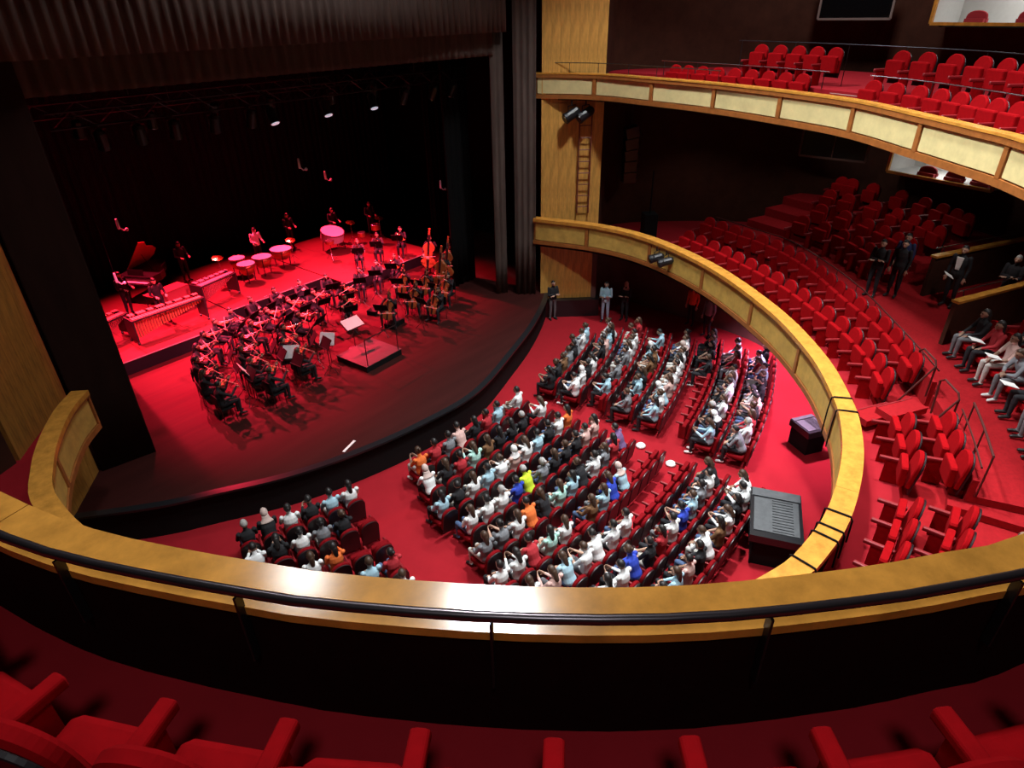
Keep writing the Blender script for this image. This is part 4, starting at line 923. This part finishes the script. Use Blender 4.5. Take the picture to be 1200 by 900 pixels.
for i, (x, y, k) in enumerate(((15.2, 20.5, 'clarinet'), (16.2, 20.6, 'oboe'), (17.2, 20.6, 'french_horn'))): musician(k, x, y, 1.0, f'{ORD[i+1]} in the row at the riser foot')
for i, (x, y, k) in enumerate(((16.6, 22.2, 'trumpet'), (17.7, 22.2, 'trumpet'), (18.9, 22.0, 'french_horn'))): musician(k, x, y, 1.5, f'{ORD[i+1]} on the riser beside the basses')
for (x, y, nx, ny, w) in ((9.35, 16.6, -.75, -.65, 'beside the inner violins'), (10.6, 16.45, -.85, -.5, 'closest to the podium'), (7.75, 16.7, -.3, -1, 'seen edge-on by the outer violins')):
    rz = face(-nx, -ny) if nx < -.5 else face(-1, .25)
    dup(STD, place(x, y, 1.0, rz), f'music stand with bright white pages, {w}')
    o = link('sheet_music', MB().box((0, -.02, 0), (.50, .008, .42)).mesh('sheet_music', BOOKS)); o.matrix_world = place(x, y, 1.0, rz) @ Matrix.Translation((0, -.01, 1.15)) @ Matrix.Rotation(-.55, 4, 'X')
    o['label'] = f'bright white open pages on a music stand, {w}'; o['category'] = 'sheet music'
# conductor's stand with a broad white score
d = thing('music_stand', 'conductor music stand with broad white score before the podium', 'music stand', (12.05, 17.05, 1.0), 0)
MB().box((0, 0, .98), (.74, .02, .46), rx=-1.0).build('desk', BLACKGLOSS, d); MB().tube([(0, .0, .02), (0, 0, .97)], .016, 6).build('pole', METAL, d); MB().lathe([(.26, 0), (.24, .02), (.02, .04)], (0, 0, 0), 14).build('base', METAL, d)
o = MB().box((0, -.02, .0), (.72, .012, .44)).build('conductor_score', BOOKS, label='broad white open score on the conductor stand', category='sheet music'); o.matrix_world = place(12.05, 17.05, 1.0, 0) @ Matrix.Translation((0, -.012, .995)) @ Matrix.Rotation(-1.0, 4, 'X')

# percussion and keyboards
def bars(t, L, n, w0, w1, z, matl):
    for r in (0, 1):
        for k in range(n):
            if r and k % 7 in (2, 6): continue
            f = k/n; w = w0+(w1-w0)*f
            MB().box((-L/2+L*(k+.5+.5*r)/n, -.16+.32*r, z+.03*r), (L/n*.8, w*(.55 if r else .6), .022)).build('bar', matl, t)
ROSE = mat('rosewood_bar', (.55, .20, .14), .35); SILV = mat('silver_bar', (.72, .70, .72), .3, metal=.6)
def mallet_inst(name, lb, loc, rz, L, n, matl, tubes):
    t = thing(name, lb, 'percussion', loc, rz)
    bars(t, L, n, .42, .26, .90, matl)
    for y in (-.30, 0, .30): MB().box((0, y, .86), (L, .04, .05)).build('frame_rail', FINGERB, t)
    for sx in (-1, 1):
        MB().box((sx*(L/2+.03), 0, .5), (.05, .66, .78)).build('end_frame', FINGERB, t)
        for sy in (-.28, .28): MB().lathe([(.02, 0), (.04, .02), (.04, .06), (.02, .09)], (sx*(L/2+.03), sy, 0), 8).build('caster', METAL, t)
    for k in range(n):
        f = k/n; MB().tube([(-L/2+L*(k+.5)/n, -.16, .84), (-L/2+L*(k+.5)/n, -.16, .84-.55*(1-f)-.12)], L/n*.36, 7).build('resonator', tubes, t)
    return t
mallet_inst('marimba', 'long pink-lit marimba with resonator tubes at the front of the riser', (8.4, 22.75, 1.5), .02, 2.5, 26, ROSE, mat('gold_tube', (.65, .45, .20), .3, metal=.8))
mallet_inst('vibraphone', 'silver-barred vibraphone behind the marimba', (10.9, 24.0, 1.5), .22, 1.6, 22, SILV, CHROME)
mallet_inst('xylophone', 'small xylophone close to the dark side drape', (6.6, 23.4, 1.5), .3, 1.3, 20, ROSE, CHROME)
t = thing('glockenspiel_table', 'low table of small percussion by the vibraphone', 'table', (9.3, 24.6, 1.5), .2)
MB().box((0, 0, .78), (1.5, .6, .04)).build('table_top', mat('cloth_table', (.34, .05, .06), .8), t); MB().box((0, -.29, .55), (1.5, .02, .45)).build('cloth_front', MATS['cloth_table'], t)
for sx in (-.7, .7):
    for sy in (-.25, .25): MB().tube([(sx, sy, 0), (sx, sy, .77)], .018, 6).build('leg', METAL, t)
# grand piano with raised lid
def piano(loc, rz):
    t = thing('grand_piano', 'grand piano with raised lid painted as lit red at the back of the stage', 'piano', loc, rz)
    out = [(-.75, 0), (.75, 0), (.75, .55), (.62, .95), (.30, 1.20), (.12, 1.65), (-.12, 1.95), (-.50, 2.0), (-.75, 1.8)]
    R = Matrix.Rotation(-PI/2, 4, 'X')
    MB().prism([(x, -y) for x, y in out], Matrix.Translation((0, 0, .72)) @ Matrix.Rotation(PI/2, 4, 'X') , .28, bev=.01).build('case', BLACKGLOSS, t)
    LID = mat('red_lit_piano_lid', (.50, .07, .05), .4)  # red stage light put into the lid colour, since the lid is backlit
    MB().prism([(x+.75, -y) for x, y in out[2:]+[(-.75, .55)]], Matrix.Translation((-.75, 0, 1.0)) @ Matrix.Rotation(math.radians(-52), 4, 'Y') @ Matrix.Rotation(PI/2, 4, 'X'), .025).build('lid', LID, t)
    MB().tube([(.2, .8, 1.0), (-.1, .8, 1.62)], .012, 6).build('lid_prop', FINGERB, t)
    for k in range(26): MB().box((-.65+.05*k, -.08, .79), (.045, .15, .02)).build('white_key', PAPER, t)
    MB().box((0, -.1, .73), (1.5, .28, .08)).build('key_bed', BLACKGLOSS, t); MB().box((0, .12, 1.12), (.7, .02, .24), rx=-.25).build('music_desk', BLACKGLOSS, t)
    for (x, y) in ((-.6, .1), (.6, .1), (-.3, 1.6)): MB().tube([(x, y, 0), (x, y, .72)], [.045, .06], 8).build('leg', BLACKGLOSS, t)
piano((9.0, 26.4, 1.5), -1.1)
# timpani, bass drum, cymbals, gong
HEAD = mat('drum_head', (.86, .80, .82), .5); COPPER = mat('copper_bowl', (.50, .16, .07), .3, metal=.8)
def timpano(i, x, y, r, w, tilt=.12):
    t = thing('timpani', f'timpani drum with pink-lit head, {w}', 'drum', (x, y, 1.5)); t['group'] = 'timpani on the riser'
    MB().lathe([(.10, .30), (r*.62, .36), (r*.9, .55), (r, .78)], (0, 0, 0), 20).build('bowl', COPPER, t, smooth=True)
    o = MB().lathe([(r*1.0, .785), (r*.99, .80), (.02, .805)], (0, 0, 0), 24).build('head', HEAD, t); MB().lathe([(r*1.03, .76), (r*1.05, .775), (r*1.04, .80), (r*1.0, .795)], (0, 0, 0), 24).build('hoop', CHROME, t)
    for k in range(3): a = 2*PI*k/3; MB().tube([(r*.98*math.cos(a), r*.98*math.sin(a), .76), (r*.8*math.cos(a), r*.8*math.sin(a), .35), (r*.75*math.cos(a), r*.75*math.sin(a), .0)], .022, 6).build('leg', METAL, t)
    for k in range(6): a = 2*PI*k/6+.3; MB().tube([(r*1.04*math.cos(a), r*1.04*math.sin(a), .80), (r*1.04*math.cos(a), r*1.04*math.sin(a), .68)], .009, 5).build('tension_rod', CHROME, t)
for i, (x, y, r, w) in enumerate(((12.75, 24.75, .36, 'smallest, next to the vibraphone'), (13.65, 25.0, .40, 'second from the vibraphone'), (14.75, 25.25, .46, 'third from the vibraphone'), (12.9, 25.7, .33, 'small one set behind the others'))): timpano(i, x, y, r, w)
t = thing('bass_drum', 'big drum lying flat with a bright pink head on a stand', 'drum', (17.5, 25.2, 1.5))
o = MB().lathe([(.52, -.2), (.53, -.17), (.53, .17), (.52, .2)], (0, 0, 0), 28).build('shell', mat('white_shell', (.45, .40, .42), .4), t); o.matrix_local = Matrix.Translation((0, 0, .72)) @ Matrix.Rotation(.28, 4, 'X')
o = MB().lathe([(.53, .2), (.52, .212), (.02, .215)], (0, 0, 0), 28).build('head', HEAD, t); o.matrix_local = Matrix.Translation((0, 0, .72)) @ Matrix.Rotation(.28, 4, 'X')
o = MB().lathe([(.545, .17), (.56, .19), (.555, .215), (.52, .21)], (0, 0, 0), 28).build('hoop', FINGERB, t); o.matrix_local = Matrix.Translation((0, 0, .72)) @ Matrix.Rotation(.28, 4, 'X')
for sx in (-.42, .42):
    for sy in (-.3, .3): MB().tube([(sx, sy, 0), (sx*.85, sy*.8, .62)], .02, 6).build('leg', METAL, t)
def cymbal(x, y, z, lb, r=.22, tilt=.25, h=.95):
    t = thing('cymbal', lb, 'cymbal', (x, y, z)); t['group'] = 'cymbals on stands'
    o = MB().lathe([(r, 0), (r*.98, .006), (r*.3, .03), (r*.22, .055), (.01, .06)], (0, 0, 0), 20).build('plate', BRASS, t); o.matrix_local = Matrix.Translation((0, 0, h)) @ Matrix.Rotation(tilt, 4, 'X')
    MB().tube([(0, 0, .2), (0, 0, h+.05)], .011, 6).build('pole', CHROME, t)
    for k in range(3): a = 2*PI*k/3; MB().tube([(0, 0, .28), (.26*math.cos(a), .26*math.sin(a), .01)], .009, 5).build('leg', CHROME, t)
for k, (x, y, h, w) in enumerate(((15.4, 25.4, .98, 'between the timpani and the big drum'), (18.7, 25.3, 1.0, 'beside the snare drum'), (11.9, 25.3, 1.15, 'highest, above the vibraphone'), (19.9, 24.6, 1.05, 'at the drape end'))): cymbal(x, y, 1.5, f'brass cymbal on a stand, {w}', h=h)
def drum(lb, x, y, z, r, hgt, h):
    t = thing('snare_drum', lb, 'drum', (x, y, z))
    MB().lathe([(r, h), (r*1.02, h+.01), (r*1.02, h+hgt-.01), (r, h+hgt)], (0, 0, 0), 20).build('shell', COPPER, t); MB().lathe([(r*1.0, h+hgt), (r*.98, h+hgt+.008), (.01, h+hgt+.01)], (0, 0, 0), 20).build('head', HEAD, t)
    MB().lathe([(r*1.05, h+hgt-.02), (r*1.06, h+hgt), (r*1.0, h+hgt+.01)], (0, 0, 0), 20).build('hoop', CHROME, t); MB().tube([(0, 0, .2), (0, 0, h)], .014, 6).build('pole', CHROME, t)
    for k in range(3): a = 2*PI*k/3; MB().tube([(0, 0, .3), (.25*math.cos(a), .25*math.sin(a), .01)], .010, 5).build('leg', CHROME, t)
drum('snare drum on a stand in front of the big pink drum', 16.6, 24.2, 1.5, .19, .15, .72); drum('tom drum on a stand at the drape end of the riser', 19.3, 24.2, 1.5, .20, .26, .70); drum('tom drum on a stand between snare and riser edge', 18.2, 23.9, 1.5, .17, .20, .70)
for k, (x, y, lx, ly, w) in enumerate(((11.2, 27.0, .1, -1, 'behind the vibraphone'), (14.2, 26.2, 0, -1, 'behind the timpani, white sleeves'), (16.4, 27.0, 0, -1, 'tall between timpani and big drum'), (20.0, 25.4, -.3, -1, 'beside the toms'), (18.2, 26.0, 0, -1, 'behind the big drum'), (8.1, 25.3, .4, -1, 'by the raised piano lid'), (8.6, 23.6, 0, -1, 'behind the marimba'))):
    person('musician', 'mallets', place(x, y, 1.5, face(lx, ly)), f'percussionist standing {w}', 'musician', 'percussion players', top='w' if 'white' in w else 'k', hair=random.choice(['short', 'bun', 'long']))
# low monitors, stools on the empty lane and floor marks
for (x, y, rz, w) in ((14.6, 18.9, .3, 'upstage of the lane'), (14.2, 17.4, .2, 'middle of the lane')):
    t = thing('low_box', f'low dark box on the red-lit floor, {w}', 'box', (x, y, 1.0), rz); MB().box((0, 0, .09), (.75, .40, .18)).build('case', BLACK, t); MB().box((0, -.0, .186), (.68, .34, .012)).build('lid', BLACKGLOSS, t)
MB().box((8.15, 12.55, 1.008), (.55, .07, .012), .32).build('floor_marker', PAPER, label='short white tape strip on the dark stage apron', category='tape')
# truss with lighting units over the stage
def truss(lb, x0, x1, y, z):
    t = thing('lighting_truss', lb, 'truss')
    for dz in (0, .35): MB().tube([(x0, y, z+dz), (x1, y, z+dz)], .026, 6).build('chord', METAL, t)
    n = int((x1-x0)/.5)
    for i in range(n):
        xa = x0+(x1-x0)*i/n; xb = x0+(x1-x0)*(i+1)/n
        MB().tube([(xa, y, z+.35*(i % 2)), (xb, y, z+.35*((i+1) % 2))], .013, 5).build('web_bar', METAL, t)
    for f in (.2, .5, .8): x = x0+(x1-x0)*f; MB().tube([(x, y, z+.35), (x, y, 13.9)], .012, 5).build('hanging_wire', METAL, t)
truss('front lighting truss just behind the valance', 5.4, 19.6, 17.9, 9.05); truss('second lighting truss farther upstage', 5.6, 20.4, 21.0, 8.95); truss('third lighting truss above the percussion', 6, 20.5, 25.5, 9.5)
LENSLIT = mat('lit_lens', (.8, .85, 1), .3, emit=(.75, .85, 1), estr=.5)
UNITS = [(6.4, 0), (7.3, 0), (8.2, 0), (9.3, 0), (10.4, 0), (11.05, 1), (12.95, 1), (14.8, 1), (16.2, 0), (17.6, 0), (18.6, 0)]
for i, (x, lit) in enumerate(UNITS):
    spotlight(f'black stage spotlight on the front truss, {ORD[i+1]} along' + (', lens glowing white' if lit else ''), (x, 17.9, 8.72), (x*.7+3.4, 14.0 if lit else 21, 1), 1.15, LENSLIT if lit else None)['group'] = 'front truss spotlights'
for i, x in enumerate((7.0, 9.0, 11.0, 13.0, 15.5, 17.5, 19.3)): spotlight(f'black stage spotlight on the second truss, {ORD[i+1]} along', (x, 21.0, 8.62), (x, 22.5, 1), 1.15)['group'] = 'second truss spotlights'
# hanging microphones
MIC = mat('microphone_grey', (.75, .75, .78), .3, metal=.4)
for (x, y, z, w) in ((12.37, 19, 7.05, 'highest, below the lit spotlights'), (15.4, 22, 5.75, 'above the big pink drum'), (18.73, 19, 5.15, 'above the double basses'), (7.53, 22, 5.7, 'above the marimba'), (6.96, 22, 4.1, 'low beside the dark side drape')):
    t = thing('hanging_microphone', f'microphone hung on a thin cable over the orchestra, {w}', 'microphone', (x, y, z))
    MB().tube([(0, 0, .12), (0, 0, 13.8-z)], .005, 4).build('cable', METAL, t); MB().capsule((0, 0, .12), (0, 0, -.14), .035, .045, 10).build('body', MIC, t, smooth=True); MB().tube([(0, 0, -.12), (.10, -.04, -.24), (.17, -.06, -.22)], .022, 6).build('arm', MIC, t); MB().ball((.19, -.06, -.22), .052, 10, 7).build('capsule', MIC, t, smooth=True)
for o in list(INST.values())+list(BOW.values())+[CH, STD]: remove_tree(o)
